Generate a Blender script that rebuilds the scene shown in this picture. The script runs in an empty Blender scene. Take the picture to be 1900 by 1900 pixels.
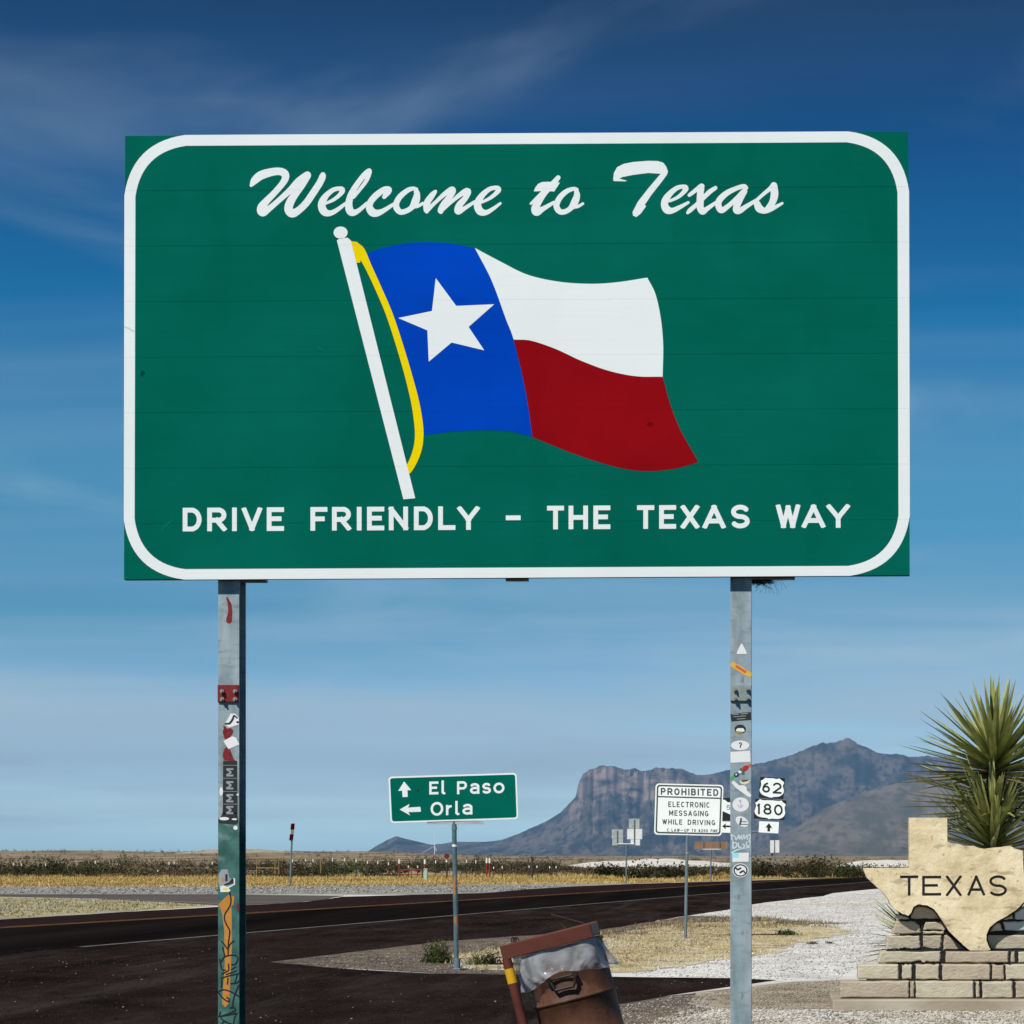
import bpy, bmesh, math, random
import numpy as np
from mathutils import Vector, Matrix, noise as mnoise
from mathutils.geometry import tessellate_polygon

random.seed(7); rng = np.random.default_rng(7)
sc = bpy.context.scene
COL = sc.collection
R = math.radians

# ------------------------------------------------------------------ camera, world, sun, exposure
F, PX0, H0, EYE = 4200.0, 1425.0, 1588.0, 1.6      # focal length and principal point in photo pixels, eye height in metres
cam = bpy.data.cameras.new('camera'); camo = bpy.data.objects.new('camera', cam); COL.objects.link(camo)
camo.location = (0, 0, EYE); camo.rotation_euler = (R(90), 0, 0)
cam.sensor_width = 36; cam.lens = 36 * F / 1900
cam.shift_x = (950 - PX0) / 1900; cam.shift_y = (H0 - 950) / 1900
cam.clip_start = 0.1; cam.clip_end = 200000
sc.camera = camo

SUN_EL, SUN_AZ = 47.0, 34.0        # sun behind the camera, to its left
w = bpy.data.worlds.new('World'); sc.world = w; w.use_nodes = True
wt = w.node_tree; wt.nodes.clear()
def wn(t, **k):
    n = wt.nodes.new(t)
    for a, b in k.items(): setattr(n, a, b)
    return n
wl = wt.links.new
out = wn('ShaderNodeOutputWorld'); bg = wn('ShaderNodeBackground'); bg.inputs[1].default_value = 0.1
sky = wn('ShaderNodeTexSky', sky_type='NISHITA', sun_disc=False, sun_elevation=R(SUN_EL), sun_rotation=R(180 + SUN_AZ),
         altitude=1100, air_density=1.0, dust_density=0.6, ozone_density=1.5)
tc = wn('ShaderNodeTexCoord'); sep = wn('ShaderNodeSeparateXYZ'); wl(tc.outputs['Generated'], sep.inputs[0])
# polarised, deep blue sky: a smooth tint by height that goes on unchanged to the zenith
ramp = wn('ShaderNodeValToRGB'); wl(sep.outputs['Z'], ramp.inputs[0]); ramp.color_ramp.interpolation = 'LINEAR'
SKY_TINT = [(0.0067, (0.8818, 1.345, 1.9467)), (0.0209, (1.0563, 1.3874, 1.7814)), (0.0447, (1.0379, 1.3003, 1.5857)), (0.0684, (0.563, 0.8335, 1.0846)), (0.1037, (0.2757, 0.6105, 0.776)), (0.1617, (0.1793, 0.6315, 0.7813)), (0.229, (0.0, 0.4493, 0.7177)), (0.3056, (0.0, 0.2358, 0.4843)), (0.3498, (0.0, 0.1384, 0.299))]
el = ramp.color_ramp.elements
while len(el) < len(SKY_TINT): el.new(0.5)
for e, (p, c) in zip(el, SKY_TINT): e.position = p; e.color = (*c, 1)
mul = wn('ShaderNodeMix', data_type='RGBA', blend_type='MULTIPLY'); mul.inputs[0].default_value = 1
wl(sky.outputs[0], mul.inputs[6]); wl(ramp.outputs[0], mul.inputs[7])
# thin cirrus, laid out on a high flat layer
za = wn('ShaderNodeMath', operation='ADD'); za.inputs[1].default_value = 0.09; wl(sep.outputs['Z'], za.inputs[0])
dx = wn('ShaderNodeMath', operation='DIVIDE'); wl(sep.outputs['X'], dx.inputs[0]); wl(za.outputs[0], dx.inputs[1])
dy = wn('ShaderNodeMath', operation='DIVIDE'); wl(sep.outputs['Y'], dy.inputs[0]); wl(za.outputs[0], dy.inputs[1])
cmb = wn('ShaderNodeCombineXYZ'); wl(dx.outputs[0], cmb.inputs[0]); wl(dy.outputs[0], cmb.inputs[1])
def cloud(scale, loc, sx, sy, lo, hi, amp, rough=0.6, dist=1.2, rot=0.0):
    mp = wn('ShaderNodeMapping'); mp.inputs['Scale'].default_value = (sx, sy, 1); mp.inputs['Location'].default_value = loc
    mp.inputs['Rotation'].default_value = (0, 0, rot); wl(cmb.outputs[0], mp.inputs[0])
    n = wn('ShaderNodeTexNoise'); n.inputs['Scale'].default_value = scale; n.inputs['Detail'].default_value = 5
    n.inputs['Roughness'].default_value = rough; n.inputs['Distortion'].default_value = dist; wl(mp.outputs[0], n.inputs[0])
    mr = wn('ShaderNodeMapRange', interpolation_type='SMOOTHSTEP'); mr.inputs[1].default_value = lo; mr.inputs[2].default_value = hi
    mr.inputs[4].default_value = amp; wl(n.outputs[0], mr.inputs[0]); return mr
c1 = cloud(1.1, (6.03, 0.62, 0), 1.0, 0.9, 0.45, 0.80, 0.24, 0.52, 1.1, 0.5)
c2 = cloud(1.3, (17.31, 9.45, 0), 0.14, 0.8, 0.45, 0.75, 0.17, 0.5, 0.5)
zl = wn('ShaderNodeMapRange', interpolation_type='SMOOTHSTEP'); zl.inputs[1].default_value = 0.15; zl.inputs[2].default_value = 0.05; wl(sep.outputs['Z'], zl.inputs[0])
bm_ap = wn('ShaderNodeMapping'); bm_ap.inputs['Scale'].default_value = (2.2, 2.2, 30); bm_ap.inputs['Location'].default_value = (0.6, 0.3, 0.35); wl(tc.outputs['Generated'], bm_ap.inputs[0])
bn = wn('ShaderNodeTexNoise'); bn.inputs['Scale'].default_value = 1.0; bn.inputs['Detail'].default_value = 4; bn.inputs['Distortion'].default_value = 0.3; wl(bm_ap.outputs[0], bn.inputs[0])
br = wn('ShaderNodeMapRange', interpolation_type='SMOOTHSTEP'); br.inputs[1].default_value = 0.33; br.inputs[2].default_value = 0.62; br.inputs[4].default_value = 0.75; wl(bn.outputs[0], br.inputs[0])
c3 = wn('ShaderNodeMath', operation='MULTIPLY'); wl(br.outputs[0], c3.inputs[0]); wl(zl.outputs[0], c3.inputs[1])
cs_ = wn('ShaderNodeMath', operation='ADD'); wl(c1.outputs[0], cs_.inputs[0]); wl(c2.outputs[0], cs_.inputs[1])
ca = wn('ShaderNodeMath', operation='ADD', use_clamp=True); wl(cs_.outputs[0], ca.inputs[0]); wl(c3.outputs[0], ca.inputs[1])
cmx = wn('ShaderNodeMix', data_type='RGBA'); wl(ca.outputs[0], cmx.inputs[0]); wl(mul.outputs[2], cmx.inputs[6])
cmx.inputs[7].default_value = (5.0, 6.5, 7.4, 1)
wl(cmx.outputs[2], bg.inputs[0]); wl(bg.outputs[0], out.inputs[0])

sl = bpy.data.lights.new('sun', 'SUN'); sl.energy = 4.9; sl.angle = R(0.5); sl.color = (1.0, 0.95, 0.87)
so = bpy.data.objects.new('sun', sl); COL.objects.link(so)
sdir = Vector((-math.sin(R(SUN_AZ)) * math.cos(R(SUN_EL)), -math.cos(R(SUN_AZ)) * math.cos(R(SUN_EL)), math.sin(R(SUN_EL))))
so.rotation_euler = sdir.to_track_quat('Z', 'Y').to_euler(); so.location = sdir * 60
sc.view_settings.view_transform = 'Standard'; sc.view_settings.look = 'None'
sc.view_settings.exposure = 0.0; sc.view_settings.gamma = 1.0
sc.cycles.use_denoising = True; sc.cycles.max_bounces = 6; sc.cycles.transparent_max_bounces = 8; sc.cycles.volume_bounces = 0

# ------------------------------------------------------------------ helpers
def P(px, py, d): return Vector(((px - PX0) / F * d, d, EYE + (H0 - py) / F * d))
def G(px, py):    # ground point seen at a pixel
    d = F * EYE / (py - H0); return Vector(((px - PX0) / F * d, d, 0))
def dist_of(py): return F * EYE / (py - H0)
def sstep(a, b, x):
    t = np.clip((np.asarray(x, float) - a) / (b - a), 0, 1); return t * t * (3 - 2 * t)

def obj(name, me, mat=None, parent=None):
    o = bpy.data.objects.new(name, me); COL.objects.link(o)
    if mat and not me.materials: me.materials.append(mat)
    if parent: o.parent = parent; o.matrix_parent_inverse = parent.matrix_world.inverted()
    return o
def mesh(name, verts, faces, smooth=False):
    me = bpy.data.meshes.new(name); me.from_pydata([tuple(v) for v in verts], [], faces); me.update()
    if smooth: me.polygons.foreach_set('use_smooth', [True] * len(me.polygons))
    return me
def np_mesh(name, V, T):
    me = bpy.data.meshes.new(name); V = np.asarray(V, np.float32); T = np.asarray(T, np.int32); k = T.shape[1]
    me.vertices.add(len(V)); me.vertices.foreach_set('co', V.ravel())
    me.loops.add(T.size); me.loops.foreach_set('vertex_index', T.ravel())
    me.polygons.add(len(T)); me.polygons.foreach_set('loop_start', np.arange(0, T.size, k, dtype=np.int32))
    me.update(calc_edges=True); me.validate(); return me
def tag(o, label, cat, group=None):
    o['label'] = label; o['category'] = cat
    if group: o['group'] = group
    return o
def thing(name, label, cat, loc=(0, 0, 0), group=None):
    o = bpy.data.objects.new(name, None); COL.objects.link(o); o.empty_display_size = 0.2
    o.location = loc; bpy.context.view_layer.update() if False else None
    o.matrix_world = Matrix.Translation(loc)
    return tag(o, label, cat, group)
def structure(o): o['kind'] = 'structure'; return o
def stuff(o): o['kind'] = 'stuff'; return o

class B:
    """collects shapes in a bmesh and links them as one mesh object"""
    def __init__(s): s.v = []; s.f = []
    def add(s, vs, fs):
        n = len(s.v); s.v += [Vector(v) for v in vs]; s.f += [[i + n for i in f] for f in fs]; return s
    def box(s, a, b, M=None, bev=0.0):
        x0, y0, z0 = a; x1, y1, z1 = b
        vs = [Vector(v) for v in ((x0,y0,z0),(x1,y0,z0),(x1,y1,z0),(x0,y1,z0),(x0,y0,z1),(x1,y0,z1),(x1,y1,z1),(x0,y1,z1))]
        if bev:
            bm = bmesh.new(); q = [bm.verts.new(v) for v in vs]
            for f in ((0,3,2,1),(4,5,6,7),(0,1,5,4),(1,2,6,5),(2,3,7,6),(3,0,4,7)): bm.faces.new([q[i] for i in f])
            bmesh.ops.bevel(bm, geom=bm.edges[:], offset=bev, segments=1, affect='EDGES', profile=0.7)
            bm.verts.index_update(); vs = [v.co.copy() for v in bm.verts]; fs = [[v.index for v in f.verts] for f in bm.faces]; bm.free()
        else: fs = [(0,3,2,1),(4,5,6,7),(0,1,5,4),(1,2,6,5),(2,3,7,6),(3,0,4,7)]
        if M: vs = [M @ v for v in vs]
        return s.add(vs, fs)
    def tube(s, pts, r, n=8, M=None, cap=True):
        pts = [Vector(p) for p in pts]; rs = r if isinstance(r, (list, tuple)) else [r] * len(pts); vs = []; fs = []
        for i, p in enumerate(pts):
            t = (pts[min(i + 1, len(pts) - 1)] - pts[max(i - 1, 0)]).normalized()
            a = t.orthogonal().normalized() if abs(t.z) > .9 or abs(t.z) < 1e-6 else t.cross(Vector((0, 0, 1))).normalized()
            if i and (a.dot(pa) < 0.2): a = (pa - t * pa.dot(t)).normalized()
            pa = a; b = t.cross(a)
            for k in range(n):
                q = 2 * math.pi * k / n; vs.append(p + (a * math.cos(q) + b * math.sin(q)) * rs[i])
        for i in range(len(pts) - 1):
            for k in range(n): fs.append((i*n+k, i*n+(k+1)%n, (i+1)*n+(k+1)%n, (i+1)*n+k))
        if cap: fs.append(tuple(range(n))[::-1]); fs.append(tuple(range((len(pts)-1)*n, len(pts)*n)))
        if M: vs = [M @ v for v in vs]
        return s.add(vs, fs)
    def prism(s, front, depth, bev=0.0):
        """front: list of 3D points facing -Y (clockwise or not), extruded by depth along +Y; bev chamfers the front edge"""
        n = len(front); c = sum(front, Vector()) / n; vs = []
        if bev:
            inner = []
            for i in range(n):
                p = front[i]; e0 = (p - front[i-1]).normalized(); e1 = (front[(i+1) % n] - p).normalized()
                m = (e1 - e0)
                if m.length < 0.15: m = Vector((-(e0+e1).z, 0, (e0+e1).x))
                m.normalize()
                if m.dot(c - p) < 0: m = -m
                inner.append(p + m * bev)
            rings = [inner, [p + Vector((0, bev, 0)) for p in front], [p + Vector((0, depth, 0)) for p in front]]
        else: rings = [front, [p + Vector((0, depth, 0)) for p in front]]
        for r_ in rings: vs += r_
        fs = []
        for k in range(len(rings) - 1):
            for i in range(n): fs.append((k*n+i, k*n+(i+1) % n, (k+1)*n+(i+1) % n, (k+1)*n+i))
        tri = tessellate_polygon([[Vector((p.x, p.z, 0)) for p in rings[0]]])
        fs += [tuple(t) for t in tri]; o_ = (len(rings) - 1) * n; fs += [tuple(i + o_ for i in t) for t in tri]
        return s.add(vs, fs)
    def build(s, name, mat, parent=None, smooth=False, fixn=True):
        me = mesh(name, s.v, s.f)
        if fixn:
            bm = bmesh.new(); bm.from_mesh(me); bmesh.ops.recalc_face_normals(bm, faces=bm.faces[:]); bm.to_mesh(me); bm.free()
        if smooth:
            me.polygons.foreach_set('use_smooth', [True] * len(me.polygons)); 
            try: me.set_sharp_from_angle(angle=R(40))
            except Exception: pass
        return obj(name, me, mat, parent)

# ------------------------------------------------------------------ materials
MATS = {}
def lin(c): return tuple(((x/255)/12.92 if x/255 <= 0.04045 else ((x/255+0.055)/1.055)**2.4) for x in c)
def mat(name, cols, scale=5.0, detail=4, rough=0.7, bump=0.0, bscale=None, stretch=(1,1,1), metal=0.0, spec=0.3, lo=0.3, hi=0.7, nrough=0.55, dist=0.0, rot=0.0, layers=(), island=0.0, coat=0.0):
    """noise-ramped procedural material. layers: (colour, scale, lo, hi, amount, stretch) laid over it"""
    m = bpy.data.materials.new(name); m.use_nodes = True; t = m.node_tree; N = t.nodes; L = t.links.new
    b = N['Principled BSDF']; b.inputs['Roughness'].default_value = rough; b.inputs['Metallic'].default_value = metal
    b.inputs['Specular IOR Level'].default_value = spec
    if coat: b.inputs['Coat Weight'].default_value = coat; b.inputs['Coat Roughness'].default_value = 0.15
    co = N.new('ShaderNodeTexCoord'); mp = N.new('ShaderNodeMapping'); mp.inputs['Scale'].default_value = stretch; mp.inputs['Rotation'].default_value = (0, 0, rot)
    L(co.outputs['Object'], mp.inputs[0])
    def nz(scale, detail=4, vec=None, dist=0.0, r=nrough):
        n = N.new('ShaderNodeTexNoise'); n.inputs['Scale'].default_value = scale; n.inputs['Detail'].default_value = detail
        n.inputs['Roughness'].default_value = r; n.inputs['Distortion'].default_value = dist; L(vec or mp.outputs[0], n.inputs[0]); return n
    n = nz(scale, detail, dist=dist)
    cr = N.new('ShaderNodeValToRGB'); L(n.outputs[0], cr.inputs[0]); e = cr.color_ramp.elements
    while len(e) < len(cols): e.new(0.5)
    for i, c in enumerate(cols):
        e[i].position = lo + (hi - lo) * i / max(1, len(cols) - 1); e[i].color = (*c, 1)
    cur = cr.outputs[0]
    for (c, s_, l_, h_, amt, st) in layers:
        mp2 = N.new('ShaderNodeMapping'); mp2.inputs['Scale'].default_value = st; mp2.inputs['Location'].default_value = (3.7 * s_, 1.3, 2.2); mp2.inputs['Rotation'].default_value = (0, 0, rot); L(co.outputs['Object'], mp2.inputs[0])
        q = nz(s_, 5, mp2.outputs[0]); mr = N.new('ShaderNodeMapRange'); mr.inputs[1].default_value = l_; mr.inputs[2].default_value = h_; mr.inputs[4].default_value = amt
        L(q.outputs[0], mr.inputs[0]); mx = N.new('ShaderNodeMix'); mx.data_type = 'RGBA'; L(mr.outputs[0], mx.inputs[0]); L(cur, mx.inputs[6]); mx.inputs[7].default_value = (*c, 1); cur = mx.outputs[2]
    if island:
        g = N.new('ShaderNodeNewGeometry'); mr = N.new('ShaderNodeMapRange'); mr.inputs[3].default_value = 1 - island; mr.inputs[4].default_value = 1 + island
        L(g.outputs['Random Per Island'], mr.inputs[0]); mx = N.new('ShaderNodeMix'); mx.data_type = 'RGBA'; mx.blend_type = 'MULTIPLY'; mx.inputs[0].default_value = 1
        L(cur, mx.inputs[6]); L(mr.outputs[0], mx.inputs[7]); cur = mx.outputs[2]
    L(cur, b.inputs['Base Color'])
    if bump:
        bn = nz(bscale or scale * 4, 6); bp = N.new('ShaderNodeBump'); bp.inputs['Strength'].default_value = bump; bp.inputs['Distance'].default_value = 0.02
        L(bn.outputs[0], bp.inputs['Height']); L(bp.outputs[0], b.inputs['Normal'])
    MATS[name] = m; return m
def var(c, k): return tuple(min(1, x * k) for x in c)
def plain(name, c, rough=0.6, spec=0.3, v=0.12, scale=8, **k): return mat(name, [var(c, 1 - v), c, var(c, 1 + v)], scale, 4, rough, spec=spec, **k)

def sheeting(name, c, v=0.07):
    """reflective sign sheeting: fine horizontal weave, faint blotches and small scratches"""
    m = mat(name, [var(c, 1 - v), c, var(c, 1 + v)], 1.3, 3, 0.6, spec=0.0, lo=0.35, hi=0.65, stretch=(1, 1, 1.6),
            layers=[(var(c, 0.80 if min(c) < .3 else .92), 60, 0.5, 0.75, 0.5, (0.012, 1, 3.0)), (var(c, 1.22 if min(c) < .3 else 1.0), 1.1, 0.52, 0.78, 0.6, (1, 1, 1.4)), (var(c, 0.80 if min(c) < .3 else .93), 2.3, 0.56, 0.76, 0.5, (1.5, 1, .35)), (var(c, 1.35), 9, 0.66, 0.85, 0.35, (0.5, 1, 1.5))])
    return m
M_green = sheeting('sign_green', (0.0012, 0.122, 0.086)); M_white = sheeting('sign_white', (0.79, 0.84, 0.84), 0.02)
M_blue = sheeting('sign_blue', (0.001, 0.056, 0.47)); M_red = sheeting('sign_red', (0.26, 0.004, 0.008)); M_yellow = sheeting('sign_yellow', (0.86, 0.66, 0.003), 0.02)
M_black = plain('sign_black', (0.012, 0.013, 0.015)); M_ink = plain('ink_grey', (0.05, 0.06, 0.065))
M_alu = mat('bare_aluminium', [(0.42,0.44,0.46),(0.56,0.58,0.60)], 9, 4, 0.5, metal=0.5, spec=0.5)
M_galv = mat('galvanised_steel', [(0.19,0.25,0.285),(0.28,0.355,0.395),(0.36,0.435,0.475)], 14, 5, 0.6, spec=0.15, stretch=(1,1,0.35), layers=[((0.15,0.18,0.195), 30, 0.52, 0.72, 0.6, (0.3,1,1.6)), ((0.13,0.10,0.07), 26, 0.64, 0.74, 0.6, (1,1,.4)), ((0.5,0.56,0.58), 22, 0.58, 0.8, 0.5, (2,1,0.2))])
M_galvd = mat('dull_galvanised_tube', [(0.10,0.15,0.18),(0.16,0.22,0.26)], 20, 4, 0.6, metal=0.2, spec=0.4, stretch=(1,1,0.3))
M_steel = mat('bolt_steel', [(0.20,0.20,0.20),(0.34,0.33,0.31)], 60, 3, 0.6, metal=0.3)
M_plate = mat('hinge_plate_steel', [(0.20,0.25,0.25),(0.30,0.35,0.34)], 25, 4, 0.6)
M_redp = mat('red_spray_paint', [(0.13,0.010,0.012),(0.24,0.018,0.018)], 40, 4, 0.55, layers=[((0.35,0.36,0.33), 60, 0.66, 0.72, 0.8, (1,1,1))])
M_orange = mat('orange_spray_paint', [(0.46,0.19,0.03),(0.60,0.26,0.045)], 25, 4, 0.6)
M_marker = plain('black_marker', (0.008, 0.014, 0.014))
M_stk = plain('sticker_white', (0.78, 0.80, 0.80), v=0.03); M_stkb = plain('sticker_black', (0.02, 0.025, 0.027)); M_stkg = plain('sticker_grey', (0.30, 0.33, 0.35)); M_wash = plain('faded_white_paint', (0.58, 0.68, 0.72))
M_nest = mat('twigs', [(0.04,0.02,0.012),(0.10,0.05,0.03)], 30, 3, 0.9)

# left post: bare steel above, green paint brushed on below
def green_post():
    m = M_galv.copy(); m.name = 'green_painted_post'; t = m.node_tree; N = t.nodes; L = t.links.new; b = N['Principled BSDF']
    src = b.inputs['Base Color'].links[0].from_socket
    co = N.new('ShaderNodeTexCoord'); s = N.new('ShaderNodeSeparateXYZ'); L(co.outputs['Object'], s.inputs[0])
    mr = N.new('ShaderNodeMapRange'); mr.inputs[1].default_value = 2.25; mr.inputs[2].default_value = 1.25; L(s.outputs['Z'], mr.inputs[0])
    n = N.new('ShaderNodeTexNoise'); n.inputs['Scale'].default_value = 9; n.inputs['Detail'].default_value = 6; L(co.outputs['Object'], n.inputs[0])
    ad = N.new('ShaderNodeMath'); ad.operation = 'ADD'; L(mr.outputs[0], ad.inputs[0]); L(n.outputs[0], ad.inputs[1])
    m2 = N.new('ShaderNodeMapRange'); m2.inputs[1].default_value = 0.88; m2.inputs[2].default_value = 1.12; L(ad.outputs[0], m2.inputs[0])
    n2 = N.new('ShaderNodeTexNoise'); n2.inputs['Scale'].default_value = 12; n2.inputs['Detail'].default_value = 5; L(co.outputs['Object'], n2.inputs[0])
    cr = N.new('ShaderNodeValToRGB'); L(n2.outputs[0], cr.inputs[0])
    for e, p, c in zip(cr.color_ramp.elements, (0.35, 0.68), ((0.030,0.10,0.085), (0.075,0.19,0.165))): e.position = p; e.color = (*c, 1)
    mx = N.new('ShaderNodeMix'); mx.data_type = 'RGBA'; L(m2.outputs[0], mx.inputs[0]); L(src, mx.inputs[6]); L(cr.outputs[0], mx.inputs[7]); L(mx.outputs[2], b.inputs['Base Color'])
    return m
M_gpost = green_post()

# ------------------------------------------------------------------ flat print: a signed field in photo pixels turned into clean flat sheets
class Field:
    def __init__(s, x0, y0, x1, y1, cell=0.5):
        s.c = cell; s.x0 = x0; s.y0 = y0; s.nx = int((x1 - x0) / cell) + 2; s.ny = int((y1 - y0) / cell) + 2
        s.a = np.full((s.ny, s.nx), 1e3)
    def _win(s, xa, ya, xb, yb):
        i0 = max(0, int((xa - s.x0) / s.c) - 2); i1 = min(s.nx, int((xb - s.x0) / s.c) + 3)
        j0 = max(0, int((ya - s.y0) / s.c) - 2); j1 = min(s.ny, int((yb - s.y0) / s.c) + 3)
        X, Y = np.meshgrid(s.x0 + np.arange(i0, i1) * s.c, s.y0 + np.arange(j0, j1) * s.c); return slice(j0, j1), slice(i0, i1), X, Y
    def disc(s, x, y, r):
        J, I, X, Y = s._win(x - r, y - r, x + r, y + r)
        s.a[J, I] = np.minimum(s.a[J, I], np.hypot(X - x, Y - y) - r)
    def ellipse(s, x, y, rx, ry, rot=0):
        m = max(rx, ry); J, I, X, Y = s._win(x - m, y - m, x + m, y + m); c, q = math.cos(R(rot)), math.sin(R(rot))
        u = ((X - x) * c + (Y - y) * q) / rx; v = (-(X - x) * q + (Y - y) * c) / ry
        s.a[J, I] = np.minimum(s.a[J, I], (np.hypot(u, v) - 1) * min(rx, ry))
    def seg(s, a, b, wd, clip=None, ext=0.0):
        (xa, ya), (xb, yb) = a, b; Ln = math.hypot(xb - xa, yb - ya)
        if Ln < 1e-6: return
        tx, ty = (xb - xa) / Ln, (yb - ya) / Ln; xa -= tx * ext; ya -= ty * ext; xb += tx * ext; yb += ty * ext; Ln += 2 * ext
        J, I, X, Y = s._win(min(xa, xb) - wd, min(ya, yb) - wd, max(xa, xb) + wd, max(ya, yb) + wd)
        cx, cy = (xa + xb) / 2, (ya + yb) / 2; t = (X - cx) * tx + (Y - cy) * ty; n = -(X - cx) * ty + (Y - cy) * tx
        d = np.maximum(np.abs(t) - Ln / 2, np.abs(n) - wd / 2)
        if clip is not None: d = np.maximum(d, clip(X, Y))
        s.a[J, I] = np.minimum(s.a[J, I], d)
    def poly(s, pts):
        xs = [p[0] for p in pts]; ys = [p[1] for p in pts]; J, I, X, Y = s._win(min(xs), min(ys), max(xs), max(ys))
        d = np.full(X.shape, 1e9); ins = np.zeros(X.shape, bool)
        for (xa, ya), (xb, yb) in zip(pts, pts[1:] + pts[:1]):
            vx, vy = xb - xa, yb - ya; t = np.clip(((X - xa) * vx + (Y - ya) * vy) / (vx * vx + vy * vy + 1e-12), 0, 1)
            d = np.minimum(d, np.hypot(X - xa - t * vx, Y - ya - t * vy))
            if ya != yb: ins ^= ((Y < ya) != (Y < yb)) & (X < (xb - xa) * (Y - ya) / (yb - ya) + xa)
        s.a[J, I] = np.minimum(s.a[J, I], np.where(ins, -d, d))
    def brush(s, pts):
        """smooth brush stroke through (x, y, width)"""
        p = np.array(pts, float); p = np.vstack([2 * p[0] - p[1], p, 2 * p[-1] - p[-2]])
        for i in range(1, len(p) - 2):
            n = max(3, int(np.hypot(*(p[i+1] - p[i])[:2]) / max(0.5, 0.12 * min(p[i][2], p[i+1][2]))))
            for k in range(n + 1):
                t = k / n; q = 0.5 * (2*p[i] + (p[i+1]-p[i-1])*t + (2*p[i-1]-5*p[i]+4*p[i+1]-p[i+2])*t*t + (3*p[i]-p[i-1]-3*p[i+1]+p[i+2])*t**3)
                s.disc(q[0], q[1], max(0.3, q[2] / 2))
    def mesh2d(s):
        a = np.clip(s.a, -5, 5); a = np.where(np.abs(a) < 1e-4, 1e-4, a); ins = a < 0; k = ins[:-1, :-1].astype(int) + ins[:-1, 1:] + ins[1:, 1:] + ins[1:, :-1]
        V = []; Fc = []; E = []; X = lambda i: s.x0 + i * s.c; Y = lambda j: s.y0 + j * s.c
        for j in np.nonzero((k > 0).any(1))[0]:
            row = k[j]; i = 0; idx = np.nonzero(row)[0]; run = None
            for i in idx:
                if row[i] == 4:
                    if run and run[1] == i - 1: run[1] = i
                    else:
                        if run: n = len(V); V += [(X(run[0]), Y(j)), (X(run[1]+1), Y(j)), (X(run[1]+1), Y(j+1)), (X(run[0]), Y(j+1))]; Fc.append((n, n+1, n+2, n+3))
                        run = [i, i]
                else:
                    cs = [(i, j), (i+1, j), (i+1, j+1), (i, j+1)]; poly = []; cut = []
                    for q in range(4):
                        (ia, ja), (ib, jb) = cs[q], cs[(q+1) % 4]; va, vb = a[ja, ia], a[jb, ib]
                        if va < 0: poly.append((X(ia), Y(ja)))
                        if (va < 0) != (vb < 0):
                            t = va / (va - vb); pt = (X(ia + (ib-ia)*t), Y(ja + (jb-ja)*t)); poly.append(pt); cut.append(pt)
                    if len(poly) > 2: n = len(V); V += poly; Fc.append(tuple(range(n, n + len(poly))))
                    if len(cut) == 2: E.append(tuple(cut))
            if run: n = len(V); V += [(X(run[0]), Y(j)), (X(run[1]+1), Y(j)), (X(run[1]+1), Y(j+1)), (X(run[0]), Y(j+1))]; Fc.append((n, n+1, n+2, n+3))
        return V, Fc, E
def rounded(pts, r, n=6):
    o_ = []; m = len(pts)
    for i in range(m):
        p = np.array(pts[i], float); a = np.array(pts[i-1], float) - p; b = np.array(pts[(i+1) % m], float) - p
        a /= np.linalg.norm(a); b /= np.linalg.norm(b); A, Bq = p + a * r, p + b * r
        for k in range(n + 1):
            t = k / n; o_.append(tuple((1-t)**2 * A + 2*t*(1-t) * (p + (A + Bq - 2*p) * 0.12) + t*t * Bq))
    return o_
def sheet(name, src, d, m, parent, cuts=None, walls=0.0):
    """src: Field or list of pixel polygons -> flat sheet at depth d (facing the camera)"""
    if isinstance(src, Field): V, Fc, E = src.mesh2d()
    else:
        V = []; Fc = []; E = []
        for poly in src:
            n = len(V); V += poly; Fc += [tuple(i + n for i in t) for t in tessellate_polygon([[Vector((x, -y, 0)) for x, y in poly]])]
    v3 = [P(x, y, d) for x, y in V]
    if walls:
        for a, b in E:
            n = len(v3); v3 += [P(*a, d), P(*b, d), P(*b, d) + Vector((0, walls, 0)), P(*a, d) + Vector((0, walls, 0))]; Fc.append((n, n+1, n+2, n+3))
    me = mesh(name, v3, Fc)
    bm = bmesh.new(); bm.from_mesh(me)
    if cuts:
        for co, no, g in cuts:
            for sg in (-1, 1):
                bmesh.ops.bisect_plane(bm, geom=bm.verts[:] + bm.edges[:] + bm.faces[:], plane_co=co + no * g * sg, plane_no=no)
            bmesh.ops.delete(bm, geom=[f for f in bm.faces if abs((f.calc_center_median() - co).dot(no)) < g * 0.98], context='FACES')
    if not walls:
        bm.normal_update()
        for f in bm.faces:
            if f.normal.y > 0: f.normal_flip()
    bm.to_mesh(me); bm.free()
    return obj(name, me, m, parent)

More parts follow.
